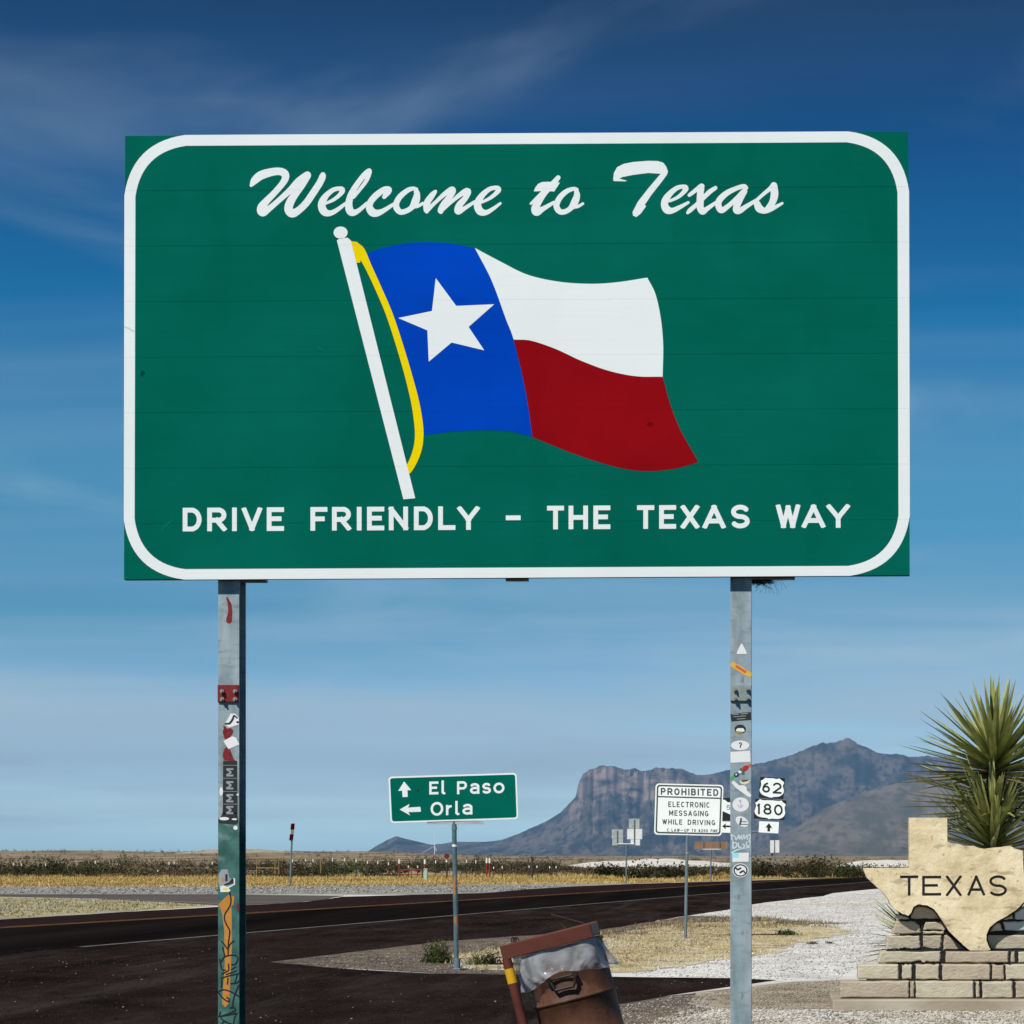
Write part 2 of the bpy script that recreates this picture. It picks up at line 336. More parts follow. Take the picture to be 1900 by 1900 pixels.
# stroke letters: L = straight strokes, A = elliptic arcs (cx, cy, rx, ry, from, to), in a unit box
GL = {
 'A': (1.0, [('L',(0,0),(.5,1)),('L',(1,0),(.5,1)),('L',(.18,.27),(.82,.27))]),
 'B': (.86, [('L',(0,0),(0,1)),('L',(0,1),(.6,1)),('L',(0,.53),(.62,.53)),('L',(0,0),(.62,0)),('A',.58,.765,.36,.235,90,-90),('A',.62,.265,.38,.265,90,-90)]),
 'C': (.90, [('A',.5,.5,.5,.5,42,318)]),
 'D': (.90, [('L',(0,0),(0,1)),('L',(0,1),(.45,1)),('L',(0,0),(.45,0)),('A',.45,.5,.55,.5,90,-90)]),
 'E': (.80, [('L',(0,0),(0,1)),('L',(0,1),(1,1)),('L',(0,.52),(.8,.52)),('L',(0,0),(1,0))]),
 'F': (.78, [('L',(0,0),(0,1)),('L',(0,1),(1,1)),('L',(0,.50),(.78,.50))]),
 'G': (.90, [('A',.5,.5,.5,.5,45,352),('L',(1,.43),(.62,.43)),('L',(1,0.12),(1,.43))]),
 'H': (.90, [('L',(0,0),(0,1)),('L',(1,0),(1,1)),('L',(0,.5),(1,.5))]),
 'I': (.20, [('L',(.5,0),(.5,1))]),
 'L': (.78, [('L',(0,0),(0,1)),('L',(0,0),(1,0))]),
 'M': (1.05,[('L',(0,0),(0,1)),('L',(1,0),(1,1)),('L',(0,1),(.5,.25)),('L',(1,1),(.5,.25))]),
 'N': (.92, [('L',(0,0),(0,1)),('L',(1,0),(1,1)),('L',(0,1),(1,0))]),
 'O': (.95, [('A',.5,.5,.5,.5,0,360)]),
 'P': (.86, [('L',(0,0),(0,1)),('L',(0,1),(.6,1)),('L',(0,.44),(.6,.44)),('A',.6,.72,.4,.28,90,-90)]),
 'R': (.90, [('L',(0,0),(0,1)),('L',(0,1),(.6,1)),('L',(0,.46),(.6,.46)),('A',.6,.73,.4,.27,90,-90),('L',(.5,.46),(1,0))]),
 'S': (.90, [('A',.5,.75,.48,.25,22,270),('A',.5,.25,.5,.25,90,-158)]),
 'T': (.84, [('L',(.5,0),(.5,1)),('L',(0,1),(1,1))]),
 'U': (.90, [('L',(0,.4),(0,1)),('L',(1,.4),(1,1)),('A',.5,.4,.5,.4,180,360)]),
 'V': (.96, [('L',(0,1),(.5,0)),('L',(1,1),(.5,0))]),
 'W': (1.2, [('L',(0,1),(.26,0)),('L',(.26,0),(.5,.95)),('L',(.5,.95),(.74,0)),('L',(.74,0),(1,1))]),
 'X': (.92, [('L',(0,0),(1,1)),('L',(0,1),(1,0))]),
 'Y': (1.0, [('L',(0,1),(.5,.42)),('L',(1,1),(.5,.42)),('L',(.5,0),(.5,.45))]),
 '-': (.55, [('L',(0,.5),(1,.5))]),
 '0': (.78, [('A',.5,.5,.5,.5,0,360)]),
 '1': (.35, [('L',(.75,0),(.75,1)),('L',(.75,1),(.1,.86))]),
 '2': (.80, [('A',.5,.70,.5,.30,165,-28),('L',(.93,.55),(.04,.03)),('L',(0,0),(1,0))]),
 '5': (.80, [('L',(.1,1),(.9,1)),('L',(.1,1),(.05,.5)),('A',.47,.32,.5,.32,140,-150)]),
 '6': (.80, [('A',.5,.31,.5,.31,0,360),('A',.92,.25,.92,.75,178,95)]),
 '8': (.80, [('A',.5,.76,.42,.24,0,360),('A',.5,.265,.5,.265,0,360)]),
 '$': (.80, [('A',.5,.72,.48,.21,22,270),('A',.5,.28,.5,.23,90,-158),('L',(.5,0),(.5,1))]),
 '?': (.70, [('A',.5,.72,.45,.26,170,-60),('L',(.55,.5),(.5,.28)),('L',(.5,.02),(.5,.06))]),
 'l': (.35, [('L',(.15,.12),(.15,1)),('A',.75,.14,.6,.14,180,285)]),
 'a': (.80, [('A',.5,.72,.5,.28,155,0),('L',(1,0),(1,.72)),('A',.5,.28,.5,.28,80,280),('L',(.55,.56),(1,.56)),('L',(.55,0),(1,.08))]),
 's': (.76, [('A',.5,.75,.46,.25,25,270),('A',.5,.25,.5,.25,90,-155)]),
 'o': (.90, [('A',.5,.5,.5,.5,0,360)]),
 'r': (.55, [('L',(0,0),(0,1)),('A',.85,.45,.85,.52,175,80)]),
}
def glyph(fl, ch, x0, x1, yt, yb, wd, slope=0.0):
    """draw a letter into its pixel box; slope tilts the baseline"""
    xc = (x0 + x1) / 2; hw = wd / 2; yof = slope * xc
    def M(p): x = x0 + hw + p[0] * (x1 - x0 - wd); return (x, yb - hw - p[1] * (yb - yt - wd) + slope * (x - xc))
    clip = lambda X, Y: np.maximum(yt + slope * (X - xc) - Y, Y - yb - slope * (X - xc))
    for st in GL[ch][1]:
        if st[0] == 'L': fl.seg(M(st[1]), M(st[2]), wd, clip, hw)
        else:
            _, cx, cy, rx, ry, a0, a1 = st; n = max(8, int(abs(a1 - a0) / 9)); pr = None
            for k in range(n + 1):
                q = R(a0 + (a1 - a0) * k / n); p = M((cx + rx * math.cos(q), cy + ry * math.sin(q)))
                if pr: fl.seg(pr, p, wd)
                if 0 < k < n or abs(a1 - a0) >= 359: fl.disc(*p, hw)
                pr = p
def text(fl, s, x0, x1, yt, yb, wd, slope=0.0, gap=0.30):
    """yt, yb are the heights at x0"""
    tot = sum(GL[c][0] if c != ' ' else .55 for c in s) + gap * (len(s) - 1); k = (x1 - x0) / tot; x = x0
    for c in s:
        wch = (GL[c][0] if c != ' ' else .55) * k
        if c != ' ': dy_ = slope * (x + wch / 2 - x0); glyph(fl, c, x, x + max(wch, wd), yt + dy_, yb + dy_, wd, slope)
        x += wch + gap * k

# ------------------------------------------------------------------ terrain
def hz(x, y):
    """ground height: dead flat by the road, low swells far off, higher to the left"""
    x = np.asarray(x, float); y = np.asarray(y, float); ppx = PX0 + F * x / np.maximum(y, 1)
    t = sstep(170, 1400, y); Lf = 1 - sstep(500, 1150, ppx); Rf = sstep(1150, 1700, ppx)
    return t * (4.4 * Lf - 0.8 * Rf + 0.5 * np.sin(x / 37 + 1.3) * np.sin(y / 91) + 0.35 * np.sin(x / 13.7 + y / 55)) * sstep(60000, 3000, y)
rows = np.concatenate([[-60, -20, 0, 15], np.arange(20, 170, 15), np.geomspace(170, 3000, 70), np.geomspace(3300, 70000, 30)])
cols = np.linspace(-1, 1, 141); GV = []
for y in rows:
    X = cols * (90 + 0.75 * max(0, y)); Z = hz(X, np.full_like(X, y)); GV.append(np.stack([X, np.full_like(X, y), Z], 1))
GV = np.concatenate(GV); nc = len(cols); a = (np.arange(len(rows) - 1)[:, None] * nc + np.arange(nc - 1)).ravel()
gm = np_mesh('desert_ground', GV, np.stack([a, a + 1, a + nc + 1, a + nc], 1))

def ground_mat():
    m = mat('desert_floor', [(0.46,0.44,0.40),(0.62,0.61,0.58),(0.72,0.72,0.69)], 0.9, 8, 0.95, bump=0.5, bscale=16, lo=0.32, hi=0.62,
            layers=[((0.26,0.23,0.19), 20, 0.57, 0.68, 0.7, (1,1,1)), ((0.36,0.33,0.29), 3.0, 0.60, 0.72, 0.55, (1,.7,1)), ((0.50,0.44,0.33), 0.22, 0.50, 0.68, 0.6, (1,1,1))])
    t = m.node_tree; N = t.nodes; L = t.links.new; b = N['Principled BSDF']; src = b.inputs['Base Color'].links[0].from_socket
    co = N.new('ShaderNodeTexCoord'); s = N.new('ShaderNodeSeparateXYZ'); L(co.outputs['Object'], s.inputs[0])
    def rng_(lo, hi): r = N.new('ShaderNodeMapRange'); r.inputs[1].default_value = lo; r.inputs[2].default_value = hi; L(s.outputs['Y'], r.inputs[0]); return r
    def nz(sc_, st=(1,1,1)):
        mp = N.new('ShaderNodeMapping'); mp.inputs['Scale'].default_value = st; L(co.outputs['Object'], mp.inputs[0])
        n = N.new('ShaderNodeTexNoise'); n.inputs['Scale'].default_value = sc_; n.inputs['Detail'].default_value = 6; L(mp.outputs[0], n.inputs[0]); return n
    n = nz(0.05, (1, 0.35, 1)); cr = N.new('ShaderNodeValToRGB'); L(n.outputs[0], cr.inputs[0]); e = cr.color_ramp.elements
    while len(e) < 3: e.new(0.5)
    for q, p, c in zip(e, (0.36, 0.52, 0.66), ((0.10,0.075,0.045), (0.25,0.19,0.115), (0.34,0.27,0.17))): q.position = p; q.color = (*c, 1)
    mx = N.new('ShaderNodeMix'); mx.data_type = 'RGBA'; L(rng_(150, 175).outputs[0], mx.inputs[0]); L(src, mx.inputs[6]); L(cr.outputs[0], mx.inputs[7])
    L(mx.outputs[2], b.inputs['Base Color']); return m
structure(obj('desert_ground', gm, ground_mat()))

def ground_sheet(name, px, m, z, jit=0.0, step=1.0, raw=False):
    """flat ground sheet from pixel outline; the outline is subdivided and frayed in metres"""
    pts = [Vector(p) for p in px] if raw else [G(*p) for p in px]; o_ = []
    for i, p in enumerate(pts):
        q = pts[(i + 1) % len(pts)]; L_ = (q - p).length; n = max(1, min(60, int(L_ / step)))
        for k in range(n):
            c = p.lerp(q, k / n); j = jit * min(1.0, 4 / max(1, L_ / n))
            nv = mnoise.noise_vector(Vector((c.x * 0.55, c.y * 0.22, z * 99))) * 0.6 + mnoise.noise_vector(Vector((c.x * 2.3, c.y * 0.9, z * 77))) * 0.5
            o_.append(Vector((c.x + nv.x * jit, c.y + nv.y * jit * 2.2, z)))
    tri = tessellate_polygon([o_]); me = mesh(name, o_, [tuple(t) for t in tri])
    bm = bmesh.new(); bm.from_mesh(me); bm.normal_update()
    for f in bm.faces:
        if f.normal.z < 0: f.normal_flip()
    bm.to_mesh(me); bm.free()
    return structure(obj(name, me, m))
ROADROT = math.atan(0.31)
M_asph = mat('worn_asphalt', [(0.0065,0.0052,0.005),(0.019,0.0135,0.0125),(0.040,0.030,0.027)], 0.8, 12, 0.95, bump=0.5, bscale=45, spec=0.0, lo=0.30, hi=0.72, rot=ROADROT, stretch=(1, 0.35, 1), nrough=0.72,
             layers=[((0.045,0.038,0.035), 38, 0.58, 0.72, 0.7, (1,1,1)), ((0.042,0.036,0.033), 1.4, 0.52, 0.72, 0.7, (1, 0.05, 1)), ((0.003,0.0028,0.003), 0.5, 0.52, 0.66, 0.7, (1, 0.3, 1)), ((0.22,0.20,0.18), 34, 0.71, 0.76, 0.6, (1,1,1))])
M_lane = mat('dark_chip_seal_lane', [(0.004,0.0036,0.0042),(0.0085,0.0068,0.0068),(0.014,0.011,0.0105)], 0.6, 8, 0.8, bump=0.25, bscale=60, spec=0.0, rot=ROADROT, stretch=(1, 0.05, 1), layers=[((0.03,0.026,0.024), 40, 0.66, 0.76, 0.4, (1,1,1))])
M_brown = mat('brown_lane_asphalt', [(0.016,0.010,0.0105),(0.026,0.016,0.016)], 0.5, 8, 0.85, spec=0.0, rot=ROADROT, stretch=(1, 0.08, 1))
M_side = mat('faded_side_road', [(0.065,0.052,0.044),(0.105,0.086,0.073)], 0.4, 8, 0.9, stretch=(0.1, 1, 1))
M_gstrip = mat('grey_gravel', [(0.16,0.155,0.14),(0.27,0.26,0.235),(0.36,0.35,0.32)], 1.2, 8, 0.95, lo=0.3, hi=0.7)
M_isle = mat('gravel_with_dry_weeds', [(0.22,0.20,0.15),(0.34,0.31,0.23),(0.42,0.39,0.30)], 0.25, 8, 0.95, layers=[((0.36,0.31,0.12), 0.18, 0.5, 0.62, 0.7, (1,1,1))])
M_verge = mat('dry_grass_soil', [(0.20,0.13,0.04),(0.33,0.24,0.085),(0.42,0.33,0.14)], 0.12, 8, 0.95, stretch=(1, 0.6, 1), lo=0.32, hi=0.68)
M_dirt = mat('brown_dirt', [(0.040,0.030,0.025),(0.11,0.085,0.068),(0.26,0.22,0.18)], 1.6, 12, 0.95, bump=0.6, bscale=20, lo=0.32, hi=0.70, nrough=0.75, layers=[((0.42,0.39,0.35), 24, 0.60, 0.70, 0.7, (1,1,1)), ((0.20,0.16,0.10), 0.6, .5, .62, .6, (1,.6,1)), ((0.030,0.024,0.02), 17, 0.60, 0.68, 0.7, (1,1,1))])
M_straw = mat('straw_ground', [(0.20,0.16,0.10),(0.44,0.36,0.19),(0.56,0.48,0.28)], 0.9, 10, 0.95, bump=0.5, bscale=24, lo=0.3, hi=0.6, nrough=.68, layers=[((0.58,0.55,0.50), 0.75, 0.53, 0.62, 0.85, (1,.6,1)), ((0.13,0.105,0.07), 1.5, 0.57, 0.68, 0.7, (1,.6,1)), ((0.10,0.085,0.05), 14, 0.62, 0.70, 0.6, (1,1,1)), ((0.66,0.63,0.58), 30, 0.66, 0.72, 0.7, (1,1,1))])
M_tan = mat('packed_tan_dirt', [(0.20,0.165,0.12),(0.31,0.265,0.20),(0.42,0.38,0.31)], 1.6, 8, 0.95, bump=0.3, bscale=20, stretch=(0.5, 1, 1))
M_lwhite = mat('worn_white_line', [(0.10,0.095,0.09),(0.22,0.21,0.20)], 2.2, 6, 0.8); M_lyel = mat('worn_yellow_line', [(0.10,0.042,0.008),(0.26,0.115,0.018)], 1.6, 6, 0.8)

asphalt_px = [(-700,1752),(-300,1725),(0,1706),(200,1694),(420,1682),(560,1674),(640,1664),(780,1660),(900,1657),(980,1650),(1060,1645),(1180,1640),(1350,1635),(1500,1630.5),(1640,1626),(2300,1612),
  (2300,1622),(1750,1639),(1640,1648),(1545,1657),(1525,1663),(1400,1677),(1350,1688),(1280,1698),(1180,1716),(1100,1727),(950,1738),(800,1749),(700,1762),(590,1775),(505,1786),
  (600,1795),(700,1802),(800,1807),(950,1809),(1150,1812),(1350,1815),(1440,1819),(1350,1832),(1250,1845),(1150,1865),(1060,1882),(1000,1960),(900,2300),(-700,2300)]
ground_sheet('asphalt_road', asphalt_px, M_asph, 0.004, 0.16, 0.8)
ground_sheet('added_unseen_asphalt', [(-55,-50,0),(55,-50,0),(55,9,0),(20,13.5,0),(3,15.5,0),(-55,14,0)], M_asph, 0.0045, 0.2, 3, raw=True)  # out of view, added as dark ground to cut bounce light and deepen shadows
yl = [(-700,1763.6),(0,1722),(420,1697.5),(750,1677.6),(1100,1656.3),(1350,1640.5),(1500,1632.2),(1700,1624.2)]; wlin = [(150,1758),(500,1728.2),(950,1690),(1300,1660.4),(1640,1634.5),(1900,1620.5)]
def strip(name, line, wid, m, z, off=0.0):
    p = [G(*q) for q in line]; p2 = []
    for a_, b_ in zip(p[:-1], p[1:]): p2 += [a_.lerp(b_, k / 8) for k in range(8)]
    p2.append(p[-1]); V = []; Fc = []
    for i, c in enumerate(p2):
        t = (p2[min(i+1, len(p2)-1)] - p2[max(i-1, 0)]).normalized(); n = Vector((t.y, -t.x, 0)); wj = wid / 2 * (1 + 0.15 * mnoise.noise(c * 0.7))
        V += [c + n * (off - wj) + Vector((0, 0, z)), c + n * (off + wj) + Vector((0, 0, z))]
        if i: Fc.append((2*i-2, 2*i-1, 2*i+1, 2*i))
    return structure(obj(name, mesh(name, V, Fc), m))
lane_px = yl[:-1] + [(1620,1628.5)] + [(1640,1634.5),(1300,1660.4),(950,1690),(500,1728.2),(150,1758),(-700,1832)]
ground_sheet('highway_lane', lane_px, M_lane, 0.008, 0.05, 2)
ground_sheet('far_highway_lane', [(-700,1753),(-300,1726.5),(0,1708),(200,1696),(420,1684.5),(640,1668),(780,1661.5),(900,1658.5),(980,1652),(1180,1642),(1350,1637),(1350,1640),(1100,1655.8),(750,1677),(420,1696.9),(0,1721.4),(-700,1763)], M_brown, 0.008, 0.05, 2)
strip('yellow_centre_line', yl, 0.13, M_lyel, 0.012, -0.14); strip('yellow_centre_line', yl, 0.13, M_lyel, 0.012, 0.14)
strip('white_edge_line', wlin, 0.13, M_lwhite, 0.012)
ground_sheet('side_road', [(-500,1659.6),(0,1659.6),(440,1660),(640,1662),(600,1669),(556,1674),(420,1681.4),(300,1674),(170,1667),(0,1664),(-500,1662)], M_side, 0.006, 0.15, 3)
strip('side_road_line', [(225,1669),(320,1673),(405,1677.5),(462,1679)], 0.16, plain('pale_line', (0.30,0.29,0.27)), 0.014)
strip('side_road_dark_edge', [(-400,1661),(0,1660.7),(230,1660.6),(430,1660.3)], 0.5, M_asph, 0.014)
ground_sheet('gravel_island', [(-700,1668),(0,1664.5),(170,1667.3),(300,1674.3),(400,1681),(200,1693.6),(0,1705.5),(-300,1724.5),(-700,1750)], M_isle, 0.003, 0.2, 2)
ground_sheet('gravel_strip', [(-900,1645),(0,1644.5),(440,1645),(860,1641.5),(1100,1640),(1190,1639.4),(1060,1645.2),(980,1650.3),(900,1657.3),(780,1660.3),(440,1659.8),(-900,1659.5)], M_gstrip, 0.0035, 0.2, 3)
ground_sheet('dry_grass_verge', [(-1500,1626),(2400,1613),(2400,1610),(1500,1630),(1180,1639.6),(860,1641.8),(440,1645.3),(-1500,1645)], M_verge, 0.0025, 0.25, 6)
ground_sheet('dirt_shoulder', [(505,1786),(700,1762),(800,1749),(950,1738),(1100,1727),(1200,1713),(1280,1699),(1400,1701),(1520,1712),(1440,1730),(1300,1760),(1150,1790),(1050,1806),(950,1809),(800,1807),(600,1795)], M_dirt, 0.003, 0.25, 0.8)
ground_sheet('straw_covered_ground', [(850,1768),(960,1752),(1100,1737),(1200,1722),(1300,1712),(1420,1710),(1530,1718),(1570,1728),(1500,1745),(1440,1760),(1360,1775),(1250,1792),(1150,1803),(1000,1803),(880,1797),(830,1785)], M_straw, 0.006, 0.7, 0.35)
ground_sheet('packed_dirt_path', [(1290,1842),(1400,1830),(1480,1822),(1560,1818),(1700,1818),(2100,1822),(2100,1872),(1700,1872),(1500,1872),(1360,1873),(1270,1862)], M_tan, 0.003, 0.14, 0.6)
ground_sheet('gravel_fringe', [(1060,1882),(1150,1865),(1250,1846),(1290,1843),(1275,1862),(1320,1872),(1250,1890),(1200,1930),(1000,1960)], M_dirt, 0.0065, 0.14, 0.4)

# ------------------------------------------------------------------ mountains and haze
def mountain(name, sil, px0, px1, step, d0, d1, d2, nr, prof, label, seed, m, rough=1.0):
    sx = [p[0] for p in sil]; sy = [p[1] for p in sil]; pxs = np.arange(px0, px1 + 1, step); V = []; nrows = nr + nr // 4
    for r in range(nrows + 1):
        t = r / nr; D = d0 + (d1 - d0) * t if t <= 1 else d1 + (d2 - d1) * (t - 1) * 4
        for q in pxs:
            top = (H0 + 1 - np.interp(q, sx, sy)) / F * d1
            h = prof(q, t, seed) if t <= 1 else max(0, 1 - ((t - 1) * 4) ** 1.2)
            v = Vector((q / 46.0, t * 2.6, seed)); rid = 1 - abs(mnoise.noise(v)) * 2; fine = mnoise.fractal(Vector((q / 9.0, t * 9, seed)), 1.0, 2.0, 5)
            env = max(0.0, min(1, t * 5)) * (max(0, 1 - t) ** 0.5 if t < 1 else 0.15)
            V.append(((q - PX0) / F * D, D, top * max(0, h + rough * env * (0.13 * (rid - 0.5) + 0.032 * (0.55 - abs(mnoise.noise(Vector((q / 17.0 + t * 1.5, t * 3.2, seed + 4)))) * 2) + 0.026 * fine)) - 2 + (0.006 * top * fine if t > 0.9 else 0)))
    n = len(pxs); a = (np.arange(nrows)[:, None] * n + np.arange(n - 1)).ravel()
    o_ = obj(name, np_mesh(name, np.array(V), np.stack([a, a+1, a+n+1, a+n], 1)), m); o_['label'] = label; return structure(o_)
def prof_main(q, t, seed):
    slope = 0.62 * t ** 1.5 + 0.38 * t ** 5
    tc_ = 0.84 + 0.055 * mnoise.noise(Vector((q / 30.0, t * 3, 3))) + 0.012 * mnoise.noise(Vector((q / 9.0, t * 14, 9)))
    ledge = 0.62 + 0.16 * mnoise.noise(Vector((q / 24.0, 4, 1))) + 0.06 * mnoise.noise(Vector((q / 8.0, 2, 6)))
    cl = (ledge * (t / tc_) ** 1.35 if t < tc_ else ledge + (0.98 - ledge) * min(1, ((t - tc_) / 0.026)) + 0.02 * (t - tc_) / (1 - tc_ + 1e-6))
    wgt = float(sstep(1040, 1075, q) * (1 - sstep(1230, 1330, q)))
    return slope * (1 - wgt) + min(cl, 1.0) * wgt
def mount_mat(name, base, veg, cliff):
    m = mat(name, base, 0.0011, 8, 0.95, lo=0.3, hi=0.7, spec=0.0, stretch=(1, .2, 1.2), layers=[(veg, 0.0030, 0.46, 0.60, 0.85, (1, .12, 1.3)), (veg, 0.014, 0.48, 0.64, 0.8, (1, .12, 1))])
    t = m.node_tree; N = t.nodes; L = t.links.new; b = N['Principled BSDF']; src = b.inputs['Base Color'].links[0].from_socket
    g = N.new('ShaderNodeNewGeometry'); s = N.new('ShaderNodeSeparateXYZ'); L(g.outputs['True Normal'], s.inputs[0])
    mr = N.new('ShaderNodeMapRange'); mr.inputs[1].default_value = 0.52; mr.inputs[2].default_value = 0.38; L(s.outputs['Z'], mr.inputs[0])
    co = N.new('ShaderNodeTexCoord'); mpp = N.new('ShaderNodeMapping'); mpp.inputs['Scale'].default_value = (1, .3, 2.2); L(co.outputs['Object'], mpp.inputs[0]); nn = N.new('ShaderNodeTexNoise'); nn.inputs['Scale'].default_value = .0045; nn.inputs['Detail'].default_value = 7; L(mpp.outputs[0], nn.inputs[0])
    m3 = N.new('ShaderNodeMapRange'); m3.inputs[1].default_value = .36; m3.inputs[2].default_value = .58; L(nn.outputs[0], m3.inputs[0]); m4 = N.new('ShaderNodeMath'); m4.operation = 'MULTIPLY'; L(mr.outputs[0], m4.inputs[0]); L(m3.outputs[0], m4.inputs[1])
    mx = N.new('ShaderNodeMix'); mx.data_type = 'RGBA'; L(m4.outputs[0], mx.inputs[0]); L(src, mx.inputs[6]); mx.inputs[7].default_value = (*cliff, 1); L(mx.outputs[2], b.inputs['Base Color']); return m
SIL = [(560,1590),(660,1590),(680,1582),(700,1569),(715,1561),(735,1552),(752,1557),(770,1561),(800,1568),(820,1566),(840,1562.5),(900,1562.5),(930,1559),(960,1549),(1000,1530),(1020,1521),(1040,1508),(1050,1497),(1060,1486),(1068,1478),(1073,1460),(1082,1443),(1095,1432),(1118,1425),(1140,1428),(1160,1432),(1195,1434),(1225,1429),(1245,1425),(1262,1428),(1280,1434),(1300,1438),(1322,1435),(1345,1430),(1380,1424),(1400,1419),(1440,1411),(1475,1398),(1500,1388),(1525,1380),(1545,1378),(1560,1374),(1572,1371),(1582,1374),(1592,1382),(1620,1393),(1650,1399),(1680,1402),(1700,1402.5),(1740,1405),(1800,1412),(1900,1425),(2100,1480),(2400,1560)]
M_mt = mount_mat('far_mountain_rock', [(0.11,0.085,0.07),(0.17,0.135,0.115)], (0.022,0.026,0.022), (0.30,0.22,0.19))
M_mh = mount_mat('near_hill_scrub', [(0.15,0.125,0.105),(0.20,0.17,0.145)], (0.085,0.085,0.065), (0.20,0.16,0.13))
mountain('mountain', SIL, 560, 2100, 3, 23500, 30000, 34000, 100, prof_main, 'hazy mountain range with a sheer pinkish cliff and a higher pointed peak', 2.0, M_mt, 1.0)
mountain('hill', [(1360,1592),(1400,1588),(1440,1566),(1480,1534),(1510,1512),(1531,1500),(1570,1484),(1600,1472),(1640,1459),(1675,1450),(1750,1436),(1900,1425),(2100,1440),(2400,1500)], 1360, 2100, 4, 14000, 19500, 22000, 70,
         lambda q, t, s: 0.35 * t + 0.65 * t * t * (3 - 2 * t) * (0.5 + 0.5 * t), 'smooth pale rounded hill in front of the mountain range', 5.0, M_mh, 0.35)
bm_ = B().box((-30000, -300, -40), (30000, 40000, 1750)); hz_o = bm_.build('haze', None)
hm = bpy.data.materials.new('haze_air'); hm.use_nodes = True; hm.node_tree.nodes.remove(hm.node_tree.nodes['Principled BSDF'])
pv = hm.node_tree.nodes.new('ShaderNodeVolumePrincipled'); pv.inputs['Color'].default_value = (0.23, 0.52, 0.88, 1); pv.inputs['Density'].default_value = 2.0e-5; pv.inputs['Anisotropy'].default_value = 0.0
hm.node_tree.links.new(pv.outputs[0], hm.node_tree.nodes['Material Output'].inputs['Volume']); hz_o.data.materials.append(hm); stuff(hz_o)

# white dunes far right
def berm(name, label, x0, x1, d, depth, h, m):
    V = []; Fc = []; n = 40; k = 8; a0, a1 = (x0 - PX0) / F * d, (x1 - PX0) / F * d
    for j in range(k + 1):
        for i in range(n + 1):
            u = i / n; v = j / k; e = math.sin(math.pi * u) ** 0.6 * math.sin(math.pi * v) ** 0.8
            x = a0 + (a1 - a0) * u; y = d + depth * v; V.append((x, y, float(hz(x, y)) - 0.1 + h * e * (0.75 + 0.35 * mnoise.noise(Vector((x / 4.0, y / 4.0, d))))))
    for j in range(k):
        for i in range(n): q = j * (n + 1) + i; Fc.append((q, q + 1, q + n + 2, q + n + 1))
    o_ = obj(name, mesh(name, V, Fc, True), m); o_['label'] = label; return structure(o_)
M_dune = mat('white_caliche', [(0.55,0.52,0.46),(0.72,0.70,0.65)], 0.4, 6, 0.95)
berm('white_berm', 'long white caliche bank behind the brush', 1030, 1385, 335, 40, 1.42, M_dune)
berm('white_berm', 'white caliche bank left of the stone monument', 1560, 1760, 335, 40, 1.45, M_dune)
berm('white_berm', 'thin pale bank on the left horizon behind the post', 300, 520, 900, 60, 2.0, M_isle)

# ------------------------------------------------------------------ vegetation
def leaf_cloud(cs, rad, hgt, n, size, seed, up=0.35):
    """random small triangles through flattened half-ellipsoids: cs (N,3), rad, hgt (N,)"""
    g = np.random.default_rng(seed); N = len(cs); k = N * n
    u = g.normal(size=(k, 3)); u /= np.linalg.norm(u, axis=1)[:, None]; u[:, 2] = np.abs(u[:, 2]); r = g.random(k) ** 0.45
    lob = 1 + 0.35 * np.sin(3 * np.arctan2(u[:, 1], u[:, 0]) + np.repeat(g.random(N) * 6, n)) 
    c = np.repeat(cs, n, 0) + u * (r * lob)[:, None] * np.stack([np.repeat(rad, n), np.repeat(rad, n), np.repeat(hgt, n)], 1)
    d1 = g.normal(size=(k, 3)); d1[:, 2] += up; d1 /= np.linalg.norm(d1, axis=1)[:, None]; d2 = np.cross(d1, g.normal(size=(k, 3))); d2 /= np.linalg.norm(d2, axis=1)[:, None] + 1e-9
    s = np.repeat(size, n) * (0.6 + 0.8 * g.random(k)); V = np.stack([c + d1 * s[:, None], c - d1 * s[:, None] * 0.5 + d2 * s[:, None] * 0.55, c - d1 * s[:, None] * 0.5 - d2 * s[:, None] * 0.55], 1).reshape(-1, 3)
    return V, np.arange(k * 3).reshape(-1, 3)
def blades(cs, hgt, spread, n, wid, seed):
    g = np.random.default_rng(seed); N = len(cs); k = N * n; b = np.repeat(cs, n, 0) + np.stack([g.normal(size=k) * np.repeat(spread, n) * .4, g.normal(size=k) * np.repeat(spread, n) * .4, np.zeros(k)], 1)
    h = np.repeat(hgt, n) * (0.5 + 0.6 * g.random(k)); an = g.random(k) * 6.283; ln = g.random(k) * 0.7; w_ = np.repeat(wid, n)
    tip = b + np.stack([np.cos(an) * ln * h, np.sin(an) * ln * h, h], 1); s = np.stack([-np.sin(an + g.normal(size=k)), np.cos(an), np.zeros(k)], 1) * w_[:, None]
    V = np.stack([b - s, b + s, tip], 1).reshape(-1, 3); return V, np.arange(k * 3).reshape(-1, 3)
def inside(poly, x, y):
    ins = np.zeros(x.shape, bool)
    for (xa, ya), (xb, yb) in zip(poly, poly[1:] + poly[:1]):
        if ya != yb: ins ^= ((y < ya) != (y < yb)) & (x < (xb - xa) * (y - ya) / (yb - ya) + xa)
    return ins
def scatter(polypx, n, seed):
    poly = [(G(*p).x, G(*p).y) for p in polypx]; g = np.random.default_rng(seed); xs = [p[0] for p in poly]; ys = [p[1] for p in poly]; ox = []; oy = []; c = 0
    while c < n:
        x = g.uniform(min(xs), max(xs), n * 2); y = g.uniform(min(ys), max(ys), n * 2); k = inside(poly, x, y); ox.append(x[k]); oy.append(y[k]); c += k.sum()
    return np.concatenate(ox)[:n], np.concatenate(oy)[:n]
